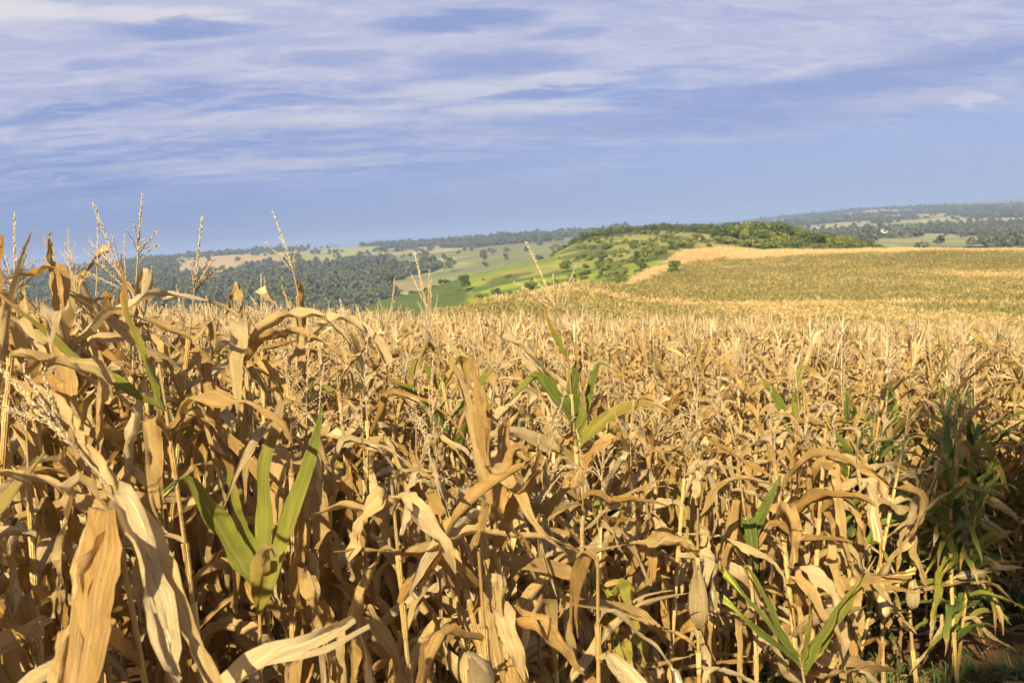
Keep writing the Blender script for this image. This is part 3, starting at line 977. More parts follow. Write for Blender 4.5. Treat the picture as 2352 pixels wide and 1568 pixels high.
# ------------------------------------------------------------------ instanced stuff
def scatter(name, pts, rots, scs, idx, variants, label, cat):
    """ONE stuff object: a cloud of points that carries the variants"""
    col = bpy.data.collections.new(name + '_kinds')
    for i, me in enumerate(variants):
        o = bpy.data.objects.new('%s_kind_%02d' % (name, i), me)
        col.objects.link(o)
    me = bpy.data.meshes.new(name)
    me.vertices.add(len(pts))
    me.vertices.foreach_set('co', np.asarray(pts, np.float32).ravel())
    a = me.attributes.new('rot', 'FLOAT_VECTOR', 'POINT')
    a.data.foreach_set('vector', np.asarray(rots, np.float32).ravel())
    a = me.attributes.new('scl', 'FLOAT_VECTOR', 'POINT')
    scs = np.asarray(scs, np.float32)
    if scs.ndim == 1:
        scs = np.repeat(scs[:, None], 3, 1)
    a.data.foreach_set('vector', scs.ravel())
    a = me.attributes.new('idx', 'INT', 'POINT')
    a.data.foreach_set('value', np.asarray(idx, np.int32))
    ob = link(name, me)
    ng = bpy.data.node_groups.new(name, 'GeometryNodeTree')
    ng.interface.new_socket('Geometry', in_out='INPUT', socket_type='NodeSocketGeometry')
    ng.interface.new_socket('Geometry', in_out='OUTPUT', socket_type='NodeSocketGeometry')
    N = ng.nodes
    gi, go = N.new('NodeGroupInput'), N.new('NodeGroupOutput')
    ci = N.new('GeometryNodeCollectionInfo')
    ci.inputs['Collection'].default_value = col
    ci.inputs['Separate Children'].default_value = True
    ci.inputs['Reset Children'].default_value = True
    ip = N.new('GeometryNodeInstanceOnPoints')
    ip.inputs['Pick Instance'].default_value = True

    def attr(nm, typ):
        q = N.new('GeometryNodeInputNamedAttribute')
        q.data_type = typ
        q.inputs['Name'].default_value = nm
        return q.outputs['Attribute']
    er = N.new('FunctionNodeEulerToRotation')
    L = ng.links
    L.new(gi.outputs[0], ip.inputs['Points'])
    L.new(ci.outputs[0], ip.inputs['Instance'])
    L.new(attr('idx', 'INT'), ip.inputs['Instance Index'])
    L.new(attr('rot', 'FLOAT_VECTOR'), er.inputs[0])
    L.new(er.outputs[0], ip.inputs['Rotation'])
    L.new(attr('scl', 'FLOAT_VECTOR'), ip.inputs['Scale'])
    L.new(ip.outputs[0], go.inputs[0])
    md = ob.modifiers.new('scatter', 'NODES')
    md.node_group = ng
    return tag(ob, label, cat, kind='stuff')


# ------------------------------------------------------------------ hero plants (each one singled out in the photograph)
HEROES = []           # (x, y, phrase used by the neighbours' labels)


def hero(px, py, d, build, label, phrase, tilt=(0, 0), rz=0.0, top=None):
    """a plant whose last node stands at pixel (px, py), d metres ahead"""
    p = at(px, py, d)
    z0 = float(ground(p[0], p[1]))
    H = p[2] - z0
    parts = build(H)
    place(parts, p[0], p[1], rz, tilt, 1.0, label)
    HEROES.append((p[0], p[1], phrase))


G1 = (0.9, 0.62)
hero(600, 1365, 3.0, lambda H: make_plant(101, H, nleaf=7, zmin=0.3, ztop=0.66, tas=False, ears=0, extra=[
    dict(z=H, phi=207, th=68, L=0.56, W=0.088, bend=0.10, green=(0.50, 0.60), kinks=[(0.80, 1.9)], curl=0.5, twist=-0.15, roll=1.0),
    dict(z=H + 0.03, phi=160, th=80, L=0.50, W=0.05, bend=0.25, green=(0.62, 0.4), twist=0.3, kinks=[(0.8, 1.2)]),
    dict(z=H + 0.05, phi=10, th=82, L=0.66, W=0.066, bend=0.12, green=(0.46, 0.58), curl=1.0, twist=0.2, kinks=[(0.85, 1.6)]),
    dict(z=H - 0.06, phi=2, th=66, L=0.70, W=0.072, bend=-0.12, green=(0.36, 0.66), curl=1.0, twist=0.7),
    dict(z=H - 0.04, phi=-60, th=80, L=0.40, W=0.06, bend=1.8, green=(0.4, 0.0), curl=1.3),
]), 'half-green corn plant with broad green leaves fanning up from a tan stem', 'half-green plant')

hero(262, 1215, 1.95, lambda H: make_plant(102, H, nleaf=6, zmin=0.3, ztop=0.8, ears=0, tas_len=0.27, nbr=5, tas_dir=(-0.62, 0.1, 0.72), dense=1.4, tas_droop=0.3, extra=[
    dict(z=H, phi=-82, th=60, L=0.62, W=0.085, bend=0.25, kinks=[(0.10, 1.95)], curl=0.6, twist=0.3, ripple=0.016),
    dict(z=H + 0.01, phi=-62, th=58, L=0.66, W=0.07, bend=0.3, kinks=[(0.12, 1.9), (0.6, 0.3)], curl=1.0, twist=-0.5, ripple=0.016),
    dict(z=H - 0.03, phi=-100, th=64, L=0.55, W=0.06, bend=0.3, kinks=[(0.09, 2.1)], curl=1.3, twist=0.6, ripple=0.014),
    dict(z=H - 0.01, phi=-40, th=66, L=0.60, W=0.075, bend=0.3, kinks=[(0.10, 2.0)], curl=1.2, twist=-0.2),
    dict(z=H - 0.02, phi=-120, th=58, L=0.50, W=0.060, bend=0.3, kinks=[(0.12, 2.1)], curl=1.0),
    dict(z=H, phi=170, th=38, L=0.60, W=0.065, bend=1.7, curl=0.7, twist=0.6),
    dict(z=H + 0.01, phi=200, th=62, L=0.40, W=0.040, bend=0.5, kinks=[(0.28, 2.2)], curl=1.0),
    dict(z=H + 0.02, phi=150, th=66, L=0.42, W=0.085, bend=0.9, curl=0.5, twist=0.5, roll=0.9),
]), 'golden corn plant whose long folded leaves hang in a bundle beside a leaning tassel', 'hanging leaf bundle')

hero(318, 800, 3.5, lambda H: make_plant(103, H, nleaf=8, ears=0, messy=0.3, tas_len=0.34, nbr=9, tas_dir=(-0.2, 0.0, 1.0), tas_droop=0.25, dense=0.9),
     'dry corn plant whose tall pale tassel stands highest against the sky', 'tallest tassel')
hero(48, 795, 3.4, lambda H: make_plant(104, H, nleaf=9, messy=0.8, ears=0, tas_len=0.28, nbr=8, tas_dir=(0.04, 0, 1.0), dense=0.9,
     extra=[dict(z=H - 0.1, phi=20, th=40, L=0.6, W=0.085, bend=1.6), dict(z=H - 0.15, phi=-40, th=50, L=0.7, W=0.09, bend=2.0, curl=1.0)]),
     'dry corn plant with a dark-tipped upright tassel at the edge of the photo', 'dark-tipped tassel')
hero(150, 790, 3.1, lambda H: make_plant(105, H, nleaf=9, messy=0.9, ears=0, tas=False, extra=[
    dict(z=H, phi=165, th=80, L=0.36, W=0.05, bend=-0.1, blunt=True, curl=1.2),
    dict(z=H + 0.05, phi=170, th=86, L=0.42, W=0.075, bend=0.3, kinks=[(0.45, 1.5)], curl=0.8),
    dict(z=H - 0.05, phi=0, th=50, L=0.62, W=0.085, bend=1.6, curl=0.9),
    dict(z=H - 0.1, phi=-70, th=60, L=0.7, W=0.09, bend=2.0, curl=1.1)]),
     'dry corn plant with a snapped leaf standing upright among crowded tan leaves', 'snapped upright leaf')
hero(372, 905, 2.9, lambda H: make_plant(106, H, nleaf=7, messy=0.6, ears=0, tas=False, extra=[
    dict(z=H - 0.05, phi=168, th=72, L=0.48, W=0.042, bend=-0.25, green=(0.72, 0.18), curl=1.1),
    dict(z=H - 0.05, phi=185, th=38, L=0.62, W=0.04, bend=-0.1, green=(0.6, 0.4), curl=1.3),
    dict(z=H - 0.1, phi=-30, th=40, L=0.6, W=0.08, bend=1.9)]),
     'dry corn plant with one slender yellow-green leaf reaching up to the wooded valley', 'slender yellow-green leaf')
hero(690, 730, 4.0, lambda H: make_plant(107, H, nleaf=9, messy=0.5, ears=0, tas_len=0.26, nbr=6, tas_dir=(-0.12, 0, 1.0), extra=[
    dict(z=H - 0.1, phi=178, th=55, L=0.30, W=0.038, bend=-0.2, curl=1.3),
    dict(z=H - 0.08, phi=170, th=72, L=0.26, W=0.032, bend=-0.1, curl=1.2),
    dict(z=H - 0.1, phi=0, th=50, L=0.6, W=0.08, bend=2.3, kinks=[(0.3, 0.8)])]),
     'dry corn plant with two pointed leaves slanting up beside its thin tassel', 'two slanting leaves')
hero(560, 775, 3.7, lambda H: make_plant(118, H, nleaf=9, messy=0.5, ears=0, tas=False, extra=[
    dict(z=H - 0.16, phi=185, th=75, L=0.55, W=0.075, bend=1.6, kinks=[(0.25, 1.1)], curl=0.7),
    dict(z=H - 0.1, phi=-15, th=62, L=0.58, W=0.08, bend=2.4, curl=0.6),
    dict(z=H - 0.1, phi=-80, th=75, L=0.7, W=0.08, bend=1.2, kinks=[(0.25, 1.3)], curl=0.7),
    dict(z=H - 0.12, phi=-35, th=50, L=0.60, W=0.078, bend=1.9, curl=0.5)]),
     'dry corn plant with broad tan leaves arching over like an umbrella', 'umbrella of arching leaves')
hero(1003, 845, 4.6, lambda H: make_plant(108, H, nleaf=8, green=0.35, ears=0, tas_len=0.36, nbr=7, tas_dir=(-0.14, 0, 1.0), tas_droop=0.15, dense=1.4, extra=[
    dict(z=H - 0.15, phi=178, th=62, L=0.46, W=0.045, bend=0.1, green=(0.55, 0.3), kinks=[(0.5, 2.2)]),
    dict(z=H - 0.05, phi=160, th=83, L=0.22, W=0.03, bend=0.6, green=(0.1, 0.0)),
    dict(z=H - 0.25, phi=8, th=52, L=0.40, W=0.05, bend=0.3, green=(0.6, 0.6)),
    dict(z=H - 0.35, phi=190, th=55, L=0.50, W=0.065, bend=0.3, green=(0.75, 0.7)),
    dict(z=H - 0.45, phi=-60, th=60, L=0.55, W=0.07, bend=0.9, green=(0.7, 0.5))]),
     'corn plant with yellow-green leaves and a feathery tassel before the dark green field', 'feathery tassel plant')
hero(1303, 820, 4.5, lambda H: make_plant(109, H, nleaf=8, green=0.3, ears=0, tas_len=0.36, nbr=8, tas_dir=(-0.27, 0, 1.0), tas_droop=0.12, dense=1.6, extra=[
    dict(z=H - 0.02, phi=176, th=66, L=0.30, W=0.032, bend=-0.15, green=(0.65, 0.2), curl=1.0, twist=0.3),
    dict(z=H - 0.30, phi=178, th=58, L=0.50, W=0.062, bend=0.15, green=(0.85, 0.5), kinks=[(0.55, 1.6)], curl=0.7),
    dict(z=H - 0.28, phi=30, th=83, L=0.32, W=0.055, bend=0.1, green=(0.78, 0.8), blunt=True, curl=1.2),
    dict(z=H - 0.40, phi=8, th=72, L=0.45, W=0.055, bend=0.1, green=(0.55, 0.8), kinks=[(0.85, 1.6)], curl=0.8),
    dict(z=H - 0.36, phi=172, th=70, L=0.40, W=0.05, bend=0.2, green=(0.8, 0.7)),
    dict(z=H - 0.45, phi=-20, th=60, L=0.6, W=0.07, bend=1.8, green=(0.5, 0.2)),
    dict(z=H - 0.5, phi=200, th=55, L=0.6, W=0.075, bend=1.8, green=(0.3, 0.0))]),
     'tall corn plant with green lower leaves and a long golden tassel before the shrubby slope', 'tall golden tassel')
hero(905, 1180, 2.9, lambda H: make_plant(110, H, nleaf=8, messy=0.8, ears=0, tas=False, extra=[
    dict(z=H + 0.02, phi=205, th=62, L=0.42, W=0.105, bend=0.35, kinks=[(0.20, 2.0)], blunt=True, curl=0.5, twist=-0.4),
    dict(z=H, phi=-20, th=70, L=0.34, W=0.09, bend=0.5, kinks=[(0.18, 1.9)], curl=1.0, twist=0.5),
    dict(z=H - 0.15, phi=0, th=20, L=0.6, W=0.06, bend=0.8)]),
     'dry corn plant with one wide torn leaf folded over its top and shadowed', 'wide folded leaf')
hero(2020, 1165, 5.9, lambda H: make_plant(111, H, nleaf=4, zmin=1.2, tas=False, ear_list=[(0.66, -1.7, 0.15, 0.19, 0.043)], extra=[
    dict(z=H + 0.02, phi=165, th=70, L=0.5, W=0.07, bend=0.1, twist=0.5, curl=1.0),
    dict(z=H, phi=20, th=58, L=0.48, W=0.06, bend=-0.1, curl=1.2),
    dict(z=0.85, phi=25, th=50, L=0.25, W=0.09, bend=2.0)]),
     'bare-stemmed corn plant with a plump pale ear at the edge of the shade', 'plump pale ear')
hero(2105, 1180, 6.0, lambda H: make_plant(112, H, nleaf=5, zmin=1.1, green=0.7, tas=False, ear_list=[(0.66, -1.5, 0.1, 0.19, 0.038)], extra=[
    dict(z=0.75, phi=12, th=10, L=0.85, W=0.06, bend=1.0, curl=1.3)]),
     'half-green corn plant with a pointed pale ear standing in the shade', 'pointed pale ear')
hero(1838, 1530, 4.3, lambda H: make_plant(113, H, nleaf=3, zmin=0.2, ztop=0.6, tas=False, ears=0, leafscale=0.6, extra=[
    dict(z=H, phi=172, th=55, L=0.62, W=0.036, bend=0.1, green=(0.75, 0.62), curl=1.3),
    dict(z=H + 0.05, phi=168, th=62, L=0.60, W=0.034, bend=0.0, green=(0.7, 0.6), curl=1.3),
    dict(z=H, phi=190, th=48, L=0.55, W=0.034, bend=0.2, green=(0.8, 0.65), curl=1.3),
    dict(z=H, phi=6, th=55, L=0.60, W=0.036, bend=0.05, green=(0.72, 0.55), curl=1.3),
    dict(z=H - 0.02, phi=14, th=48, L=0.62, W=0.045, bend=-0.1, green=(0.66, 0.5), curl=1.0),
    dict(z=H - 0.04, phi=-30, th=68, L=0.40, W=0.065, bend=0.2, green=(0.6, 0.6), curl=0.8),
    dict(z=H, phi=-80, th=75, L=0.42, W=0.03, bend=0.3, green=(0.5, 0.3), curl=1.3)]),
     'young green corn plant with narrow leaves fanning out low among dry stalks', 'young green fan')
hero(1605, 1215, 4.0, lambda H: make_plant(114, H, nleaf=5, zmin=0.8, tas=False, messy=0.3, ear_list=[(H - 0.42, -1.6, 0.08, 0.25, 0.036)], extra=[
    dict(z=H - 0.1, phi=190, th=20, L=0.45, W=0.07, bend=0.5), dict(z=H - 0.05, phi=0, th=75, L=0.6, W=0.045, bend=2.2)]),
     'dry corn plant with a fat upright yellowish ear under an arched leaf', 'fat yellowish ear')
hero(1700, 1120, 4.6, lambda H: make_plant(115, H, nleaf=7, ears=0, tas_len=0.26, nbr=5, extra=[
    dict(z=H - 0.22, phi=195, th=62, L=0.45, W=0.05, bend=0.4, green=(0.75, 0.3), kinks=[(0.3, 2.0)]),
    dict(z=H - 0.25, phi=-85, th=86, L=0.36, W=0.075, bend=0.6, green=(0.8, 0.8), kinks=[(0.3, 2.2)], curl=0.4),
    dict(z=H - 0.3, phi=0, th=72, L=0.4, W=0.06, bend=0.3, green=(0.75, 0.7))]),
     'corn plant with three folded pale green leaves below a slim tassel', 'folded pale green leaves')
hero(1830, 950, 5.6, lambda H: make_plant(116, H, nleaf=8, green=0.35, ears=0, tas=False, extra=[
    dict(z=H - 0.1, phi=10, th=86, L=0.62, W=0.055, bend=0.15, green=(0.6, 0.25), kinks=[(0.6, 2.1)]),
    dict(z=H - 0.15, phi=180, th=70, L=0.5, W=0.06, bend=0.5, green=(0.7, 0.6))]),
     'corn plant with one tall olive leaf folded over at its tip', 'tall olive leaf')
hero(1120, 1560, 2.45, lambda H: make_plant(117, H + 0.25, nleaf=7, messy=0.8, tas=False, ear_list=[(H - 0.05, -1.9, 0.9, 0.19, 0.042)]),
     'dry corn plant with a round cream ear bared at the bottom of the photo', 'round cream ear')
hero(1385, 1500, 2.75, lambda H: make_plant(119, H + 0.2, nleaf=7, messy=0.7, tas=False, ear_list=[(H - 0.02, -0.7, 3.6, 0.22, 0.026)]),
     'dry corn plant with a long white husk slanting down to the right', 'slanting white husk')

# ------------------------------------------------------------------ the rest of the near field, plant by plant
KINDS = [                                   # seed, options, words for the label
    (201, dict(messy=0.5), 'tan corn plant with a spread tassel'),
    (202, dict(messy=0.7, nbr=4, tas_len=0.25), 'tan corn plant with a slim tassel'),
    (203, dict(messy=0.6, tas=False), 'tan corn plant without a tassel'),
    (204, dict(messy=0.9, tas_droop=1.2, nbr=11), 'straw corn plant with a drooping tassel'),
    (205, dict(messy=0.4, top_up=0.6), 'straw corn plant with leaves held up'),
    (206, dict(messy=0.8, nleaf=26), 'leafy tan corn plant'),
    (207, dict(messy=0.5, nleaf=13, ears=2), 'thin tan corn plant with two ears'),
    (208, dict(messy=1.0, tas=False, nleaf=23), 'tangled tan corn plant'),
    (209, dict(messy=0.5, nbr=12, tas_len=0.32), 'straw corn plant with a bushy tassel'),
    (210, dict(messy=0.7, lean=(0.25, 0.0)), 'leaning tan corn plant'),
    (211, dict(messy=0.6, lean=(-0.1, 0.2), tas_droop=1.0), 'bent straw corn plant'),
    (212, dict(messy=0.8, nbr=7), 'golden corn plant with folded leaves'),
    (213, dict(messy=0.6, tas=False, top_up=0.4), 'golden corn plant with a bare top'),
    (214, dict(messy=0.5, green=0.28), 'tan corn plant with yellow-green leaves'),
    (215, dict(messy=0.4, green=0.4, top_up=0.5), 'corn plant half turned from green'),
    (216, dict(messy=0.3, green=0.85, top_up=0.4, nbr=6), 'dark green corn plant'),
    (217, dict(messy=0.3, green=0.75, tas=False, top_up=0.5), 'green corn plant without a tassel'),
    (218, dict(messy=0.4, green=0.95, nleaf=23, nbr=6), 'leafy dark green corn plant'),
    (219, dict(messy=0.7, nleaf=23, nbr=9), 'dense straw corn plant'),
    (220, dict(messy=0.9, nleaf=23, leafscale=1.15, tas=False), 'long-leaved tan corn plant'),
    (221, dict(messy=0.8, nleaf=23, leafscale=1.2, tas_droop=0.9), 'long-leaved golden corn plant'),
]
DRY = [0, 1, 2, 3, 4, 5, 6, 7, 8, 9, 10, 11, 12, 18, 19, 20]
MIX = [13, 14]
GRN = [15, 16, 17]
EDGE_Y = [0, 2.5, 4, 5, 6, 7, 8.5, 10, 12.5]
EDGE_X = [0.3, 0.85, 1.40, 1.85, 2.75, 4.1, 6.0, 8.6, 60]


def lots(r0, r1, seed, half=34):
    """planting spots of the rows between two distances"""
    rg = np.random.default_rng(seed)
    ang = math.radians(24)
    u = np.arange(-140, 140, 0.70)
    v = np.arange(-140, 140, 0.16)
    U, V = np.meshgrid(u, v, indexing='ij')
    U = U + rg.normal(0, 0.05, U.shape)
    V = V + rg.normal(0, 0.05, V.shape)
    X = (U * math.cos(ang) + V * math.sin(ang)).ravel()
    Y = (-U * math.sin(ang) + V * math.cos(ang)).ravel()
    R = np.hypot(X, Y)
    A = np.degrees(np.arctan2(X, Y))
    keep = (R > r0) & (R < r1) & (Y > 0.5) & ((np.abs(A) < half) | (R < 3))
    keep &= X < np.interp(Y, EDGE_Y, EDGE_X)
    keep &= rg.random(X.shape) < 0.97
    X, Y = X[keep], Y[keep]
    o = np.argsort(np.hypot(X, Y))
    return X[o], Y[o]


def greenness(x, y):
    """how alive the crop still is: green in the damp corner at the right, patchy elsewhere"""
    g = 0.85 * np.exp(-0.5 * (((x - 3.3) / 1.15) ** 2 + ((y - 6.7) / 0.95) ** 2))
    g = g + 0.35 * sstep(x, 0.5, 6) * (pnoise(x, y, 2.5, 77) > 0.55)
    return np.clip(g, 0, 1)


ORD = 'first second third fourth fifth sixth seventh eighth ninth tenth eleventh twelfth thirteenth fourteenth fifteenth sixteenth seventeenth eighteenth nineteenth twentieth'.split()
TENS = {20: 'twenty', 30: 'thirty', 40: 'forty', 50: 'fifty', 60: 'sixty', 70: 'seventy', 80: 'eighty', 90: 'ninety', 100: 'hundred'}


def ordinal(i):
    if i < 20:
        return ORD[i]
    n = i + 1
    t, u = n // 10 * 10, n % 10
    if t >= 100:
        return 'hundred-and-' + ordinal(n - 101) if n > 100 else 'hundredth'
    return TENS[t][:-1] + 'ieth' if u == 0 else TENS[t] + '-' + ORD[u - 1]


def near_field():
    rg = np.random.default_rng(5)
    X, Y = lots(1.0, 12.0, 3)
    ok = []
    for x, y in zip(X, Y):
        if y < 1.75 and x > -1.1:
            continue
        if y < 1.5:
            continue
        if min((x - hx) ** 2 + (y - hy) ** 2 for hx, hy, _ in HEROES) < 0.13 ** 2:
            continue
        # keep the sight line to the nearest heroes open
        if any(abs(x - hx * y / hy) < (0.44 if ph == 'half-green plant' else 0.30) and hy - 1.7 < y < hy + 0.05 for hx, hy, ph in HEROES if ph in ('half-green plant', 'young green fan', 'plump pale ear', 'pointed pale ear', 'hanging leaf bundle', 'fat yellowish ear', 'wide folded leaf', 'slanting white husk', 'round cream ear', 'folded pale green leaves')):
            continue
        ok.append((x, y))
    n_ind = 300 - len(HEROES)
    rest = ok[n_ind:]
    ok = ok[:n_ind]
    made = {}
    rows = []
    for x, y in ok:
        g = float(greenness(x, y))
        q = rg.random()
        if q < g * 0.9:
            k = int(rg.choice(GRN))
        elif q < g * 0.9 + 0.10 + 0.2 * g:
            k = int(rg.choice(MIX))
        elif x < -0.6 and y < 4.5 and rg.random() < 0.5:
            k = int(rg.choice([19, 20, 7, 5]))
        else:
            k = int(rg.choice(DRY))
        hx, hy, ph = min(HEROES, key=lambda h: (x - h[0]) ** 2 + (y - h[1]) ** 2)
        dx, dy = x - hx, y - hy
        rel = ('behind' if dy > 0 else 'in front of') if abs(dy) > abs(dx) else ('right of' if dx > 0 else 'left of')
        rows.append([x, y, k, ph, rel, math.hypot(dx, dy)])
    count = {}
    for rr in sorted(rows, key=lambda r: r[5]):
        key = (rr[3], rr[4])
        count[key] = count.get(key, -1) + 1
        rr.append(count[key])
    for x, y, k, ph, rel, _, i in rows:
        if k not in made:
            made[k] = make_plant(KINDS[k][0], **KINDS[k][1])
        lab = '%s, %s %s the %s' % (KINDS[k][2], ordinal(i), rel, ph)
        s = rg.uniform(0.90, 1.08)
        if x < -0.6 and y < 5:
            s *= 1.03
        if k in GRN:
            s *= 0.86
        til = rg.normal(0, 0.09, 2)
        place(made[k], x, y, rg.uniform(0, 6.283), til, s, lab)
    return rest


REST = near_field()


def mid_field():
    rg = np.random.default_rng(8)
    low = [make_plant(300 + i, hi=False, messy=rg.uniform(0.4, 0.9), nbr=int(rg.integers(4, 9)), tas_len=rg.uniform(0.26, 0.36), tas_droop=rg.uniform(0.2, 1.0), top_up=0.3) for i in range(10)]
    low += [make_plant(330 + i, hi=False, messy=0.4, green=0.4, nbr=6, top_up=0.4) for i in range(3)]
    low += [make_plant(340 + i, hi=False, messy=0.3, green=0.85, nbr=6, top_up=0.4) for i in range(3)]
    X, Y = lots(12.0, 46, 4)
    X = np.concatenate([[a for a, _ in REST], X])
    Y = np.concatenate([[b for _, b in REST], Y])
    n = len(X)
    Z = ground(X, Y)
    g = greenness(X, Y)
    q = rg.random(n)
    idx = np.where(q < g * 0.8, 13 + rg.integers(0, 3, n), np.where(q < g * 0.8 + 0.09, 10 + rg.integers(0, 3, n), rg.integers(0, 10, n)))
    rot = np.stack([rg.normal(0, 0.07, n), rg.normal(0, 0.07, n), rg.uniform(0, 6.283, n)], 1)
    scatter('corn_field', np.stack([X, Y, Z], 1), rot, rg.uniform(0.88, 1.08, n), idx, low,
            'dense dry corn field stretching away behind the front plants', 'corn field')
    return low


LOW = mid_field()


def far_patch(seed, dry, size=4.0, n=80):
    """a few square metres of standing maize as it reads from far off"""
    rg = np.random.default_rng(seed)
    b = MB()
    for i in range(n):
        x, y = rg.uniform(-size / 2, size / 2, 2)
        h = rg.uniform(1.5, 1.95)
        g = float(np.clip(np.interp(dry, [0, 1], [0.78, -0.1]) + rg.normal(0, 0.13), 0, 1))
        g = 0.0 if rg.random() < dry * 0.6 else g
        for j in range(6):
            leaf(b, rg, (x, y, h * rg.uniform(0.4, 1.0)), rg.uniform(0, 6.28), rg.uniform(0.5, 1.3), rg.uniform(0.5, 0.8), 0.085, rg.uniform(1.0, 2.4), (), rg.normal(0, 0.6), 0.6, 0.0, (g * (1.0 if j < 4 else 0.75),) * 2, 0, 4, 2)
        b.tube(np.array([[x, y, h - 0.6], [x + rg.normal(0, 0.04), y, h], [x + rg.normal(0, 0.06), y, h + (0.30 if g == 0 else 0.16)]]), [0.008, 0.009, 0.004], 3, rg.random(), 0 if g == 0 else 0.6, 1 if g == 0 else 0)
    return b.mesh('corn_patch', [M_FAR, M_TASSEL])


def dryness(x, y):
    r = np.hypot(x, y)
    p = px_of(x, y)
    fr = field_r(p)
    rel = r / fr
    d = 0.06 + 0.28 * (fbm(x, y, 30, 91) - 0.5)
    edge = np.interp(p, [900, 1300, 1500, 1700, 2352], [0.95, 0.93, 0.86, 0.76, 0.90])
    crest = sstep(rel + 0.10 * (fbm(x, y, 40, 93) - 0.5), edge - 0.035, edge + 0.02)
    d = np.maximum(d, crest * (0.62 + 0.5 * fbm(x, y, 25, 95)))
    band = np.exp(-0.5 * ((r - 131 - 0.02 * (p - 1500)) / 2.8) ** 2) * sstep(p, 1250, 1350) * (1 - 0.6 * sstep(p, 2000, 2200))
    d = np.maximum(d, 0.9 * band)
    blot = sstep(fbm(x, y, 34, 97, 3), 0.80, 0.87)
    d = np.maximum(d, 0.4 * blot)
    stripe = np.exp(-0.5 * ((rel - 0.62 - 0.0002 * (p - 2000)) / 0.02) ** 2) * sstep(p, 1950, 2250)
    d = np.maximum(d, 0.6 * stripe)
    return np.clip(d, 0, 1)


def far_field():
    rg = np.random.default_rng(15)
    lv = [0.05, 0.2, 0.4, 0.65, 0.97]
    var = [far_patch(500 + i * 7 + j, d) for i, d in enumerate(lv) for j in range(3)]
    g = np.arange(-420, 420, 3.1)
    X, Y = np.meshgrid(g, g)
    X = (X + rg.uniform(-0.8, 0.8, X.shape)).ravel()
    Y = (Y + rg.uniform(-0.8, 0.8, Y.shape)).ravel()
    r = np.hypot(X, Y)
    p = px_of(X, Y)
    keep = (Y > 5) & (r > 45) & (r < field_r(p) - 1.5) & (np.abs(np.degrees(np.arctan2(X, Y))) < 36)
    X, Y = X[keep], Y[keep]
    n = len(X)
    d = dryness(X, Y) + rg.normal(0, 0.07, n)
    li = np.clip(np.round(np.interp(d, lv, range(5))), 0, 4).astype(int)
    idx = li * 3 + rg.integers(0, 3, n)
    rot = np.zeros((n, 3))
    rot[:, 2] = rg.uniform(0, 6.283, n)
    scatter('far_corn_field', np.stack([X, Y, ground(X, Y) - 0.05], 1), rot, rg.uniform(0.92, 1.08, n), idx, var,
            'olive and golden corn field on the hill beyond the near corn', 'corn field')


far_field()


# ------------------------------------------------------------------ trees
def crown_mesh(seed, rx, rz, nleaf, ls, mats, zc, lobes=9, flat=0.8):
    rg = np.random.default_rng(seed)
    lo = []
    for i in range(lobes):
        a = rg.uniform(0, 6.283)
        q = math.sqrt(rg.random()) * 0.62
        zz = rg.uniform(-0.45, 0.6)
        lo.append((math.cos(a) * q * rx, math.sin(a) * q * rx, zc + zz * rz, rg.uniform(0.36, 0.58)))
    V, Fc = [], []
    k = rg.integers(0, lobes, nleaf)
    d = rg.normal(0, 1, (nleaf, 3))
    d /= np.linalg.norm(d, axis=1)[:, None]
    d[:, 2] = np.where(d[:, 2] < -0.4, -d[:, 2], d[:, 2])
    rad = rg.uniform(0.72, 1.06, nleaf)
    L = np.array(lo)[k]
    C = L[:, :3] + d * (rad * L[:, 3])[:, None] * np.array([rx, rx, rz * flat])
    nrm = d + rg.normal(0, 0.45, (nleaf, 3))
    nrm /= np.linalg.norm(nrm, axis=1)[:, None]
    e1 = np.cross(nrm, rg.normal(0, 1, (nleaf, 3)))
    e1 /= np.linalg.norm(e1, axis=1)[:, None]
    e2 = np.cross(nrm, e1)
    s = ls * rg.uniform(0.6, 1.4, nleaf)[:, None]
    P = np.stack([C - e1 * s, C - e2 * s * 0.6, C + e1 * s, C + e2 * s * 0.6], 1).reshape(-1, 3)
    f = np.arange(nleaf * 4).reshape(-1, 4)
    uv = np.zeros((nleaf * 4, 3))
    uv[:, 2] = np.repeat(rg.random(lobes)[k] * 0.6 + rg.random(nleaf) * 0.4, 4)
    b = MB()
    b.add(P, f.tolist(), uv, 0.0)
    return b.mesh('crown', mats, False), lo


def trunk_mesh(seed, h, lo, r0):
    rg = np.random.default_rng(seed)
    b = MB()
    top = np.array([rg.normal(0, 0.3), rg.normal(0, 0.3), h])
    mid = np.array([rg.normal(0, 0.2), rg.normal(0, 0.2), h * 0.5])
    t = np.linspace(0, 1, 6)[:, None]
    path = (1 - t) ** 2 * np.array([0, 0, -0.3]) + 2 * t * (1 - t) * mid + t * t * top
    b.tube(path, np.linspace(r0 * 1.3, r0 * 0.6, 6), 8)
    for q in lo[:5]:
        e = np.array(q[:3])
        b.tube(np.array([path[4], (path[4] + e) / 2 + [0, 0, -0.15], e]), [r0 * 0.55, r0 * 0.35, r0 * 0.12], 6)
    return b.mesh('trunk', [M_BARK])


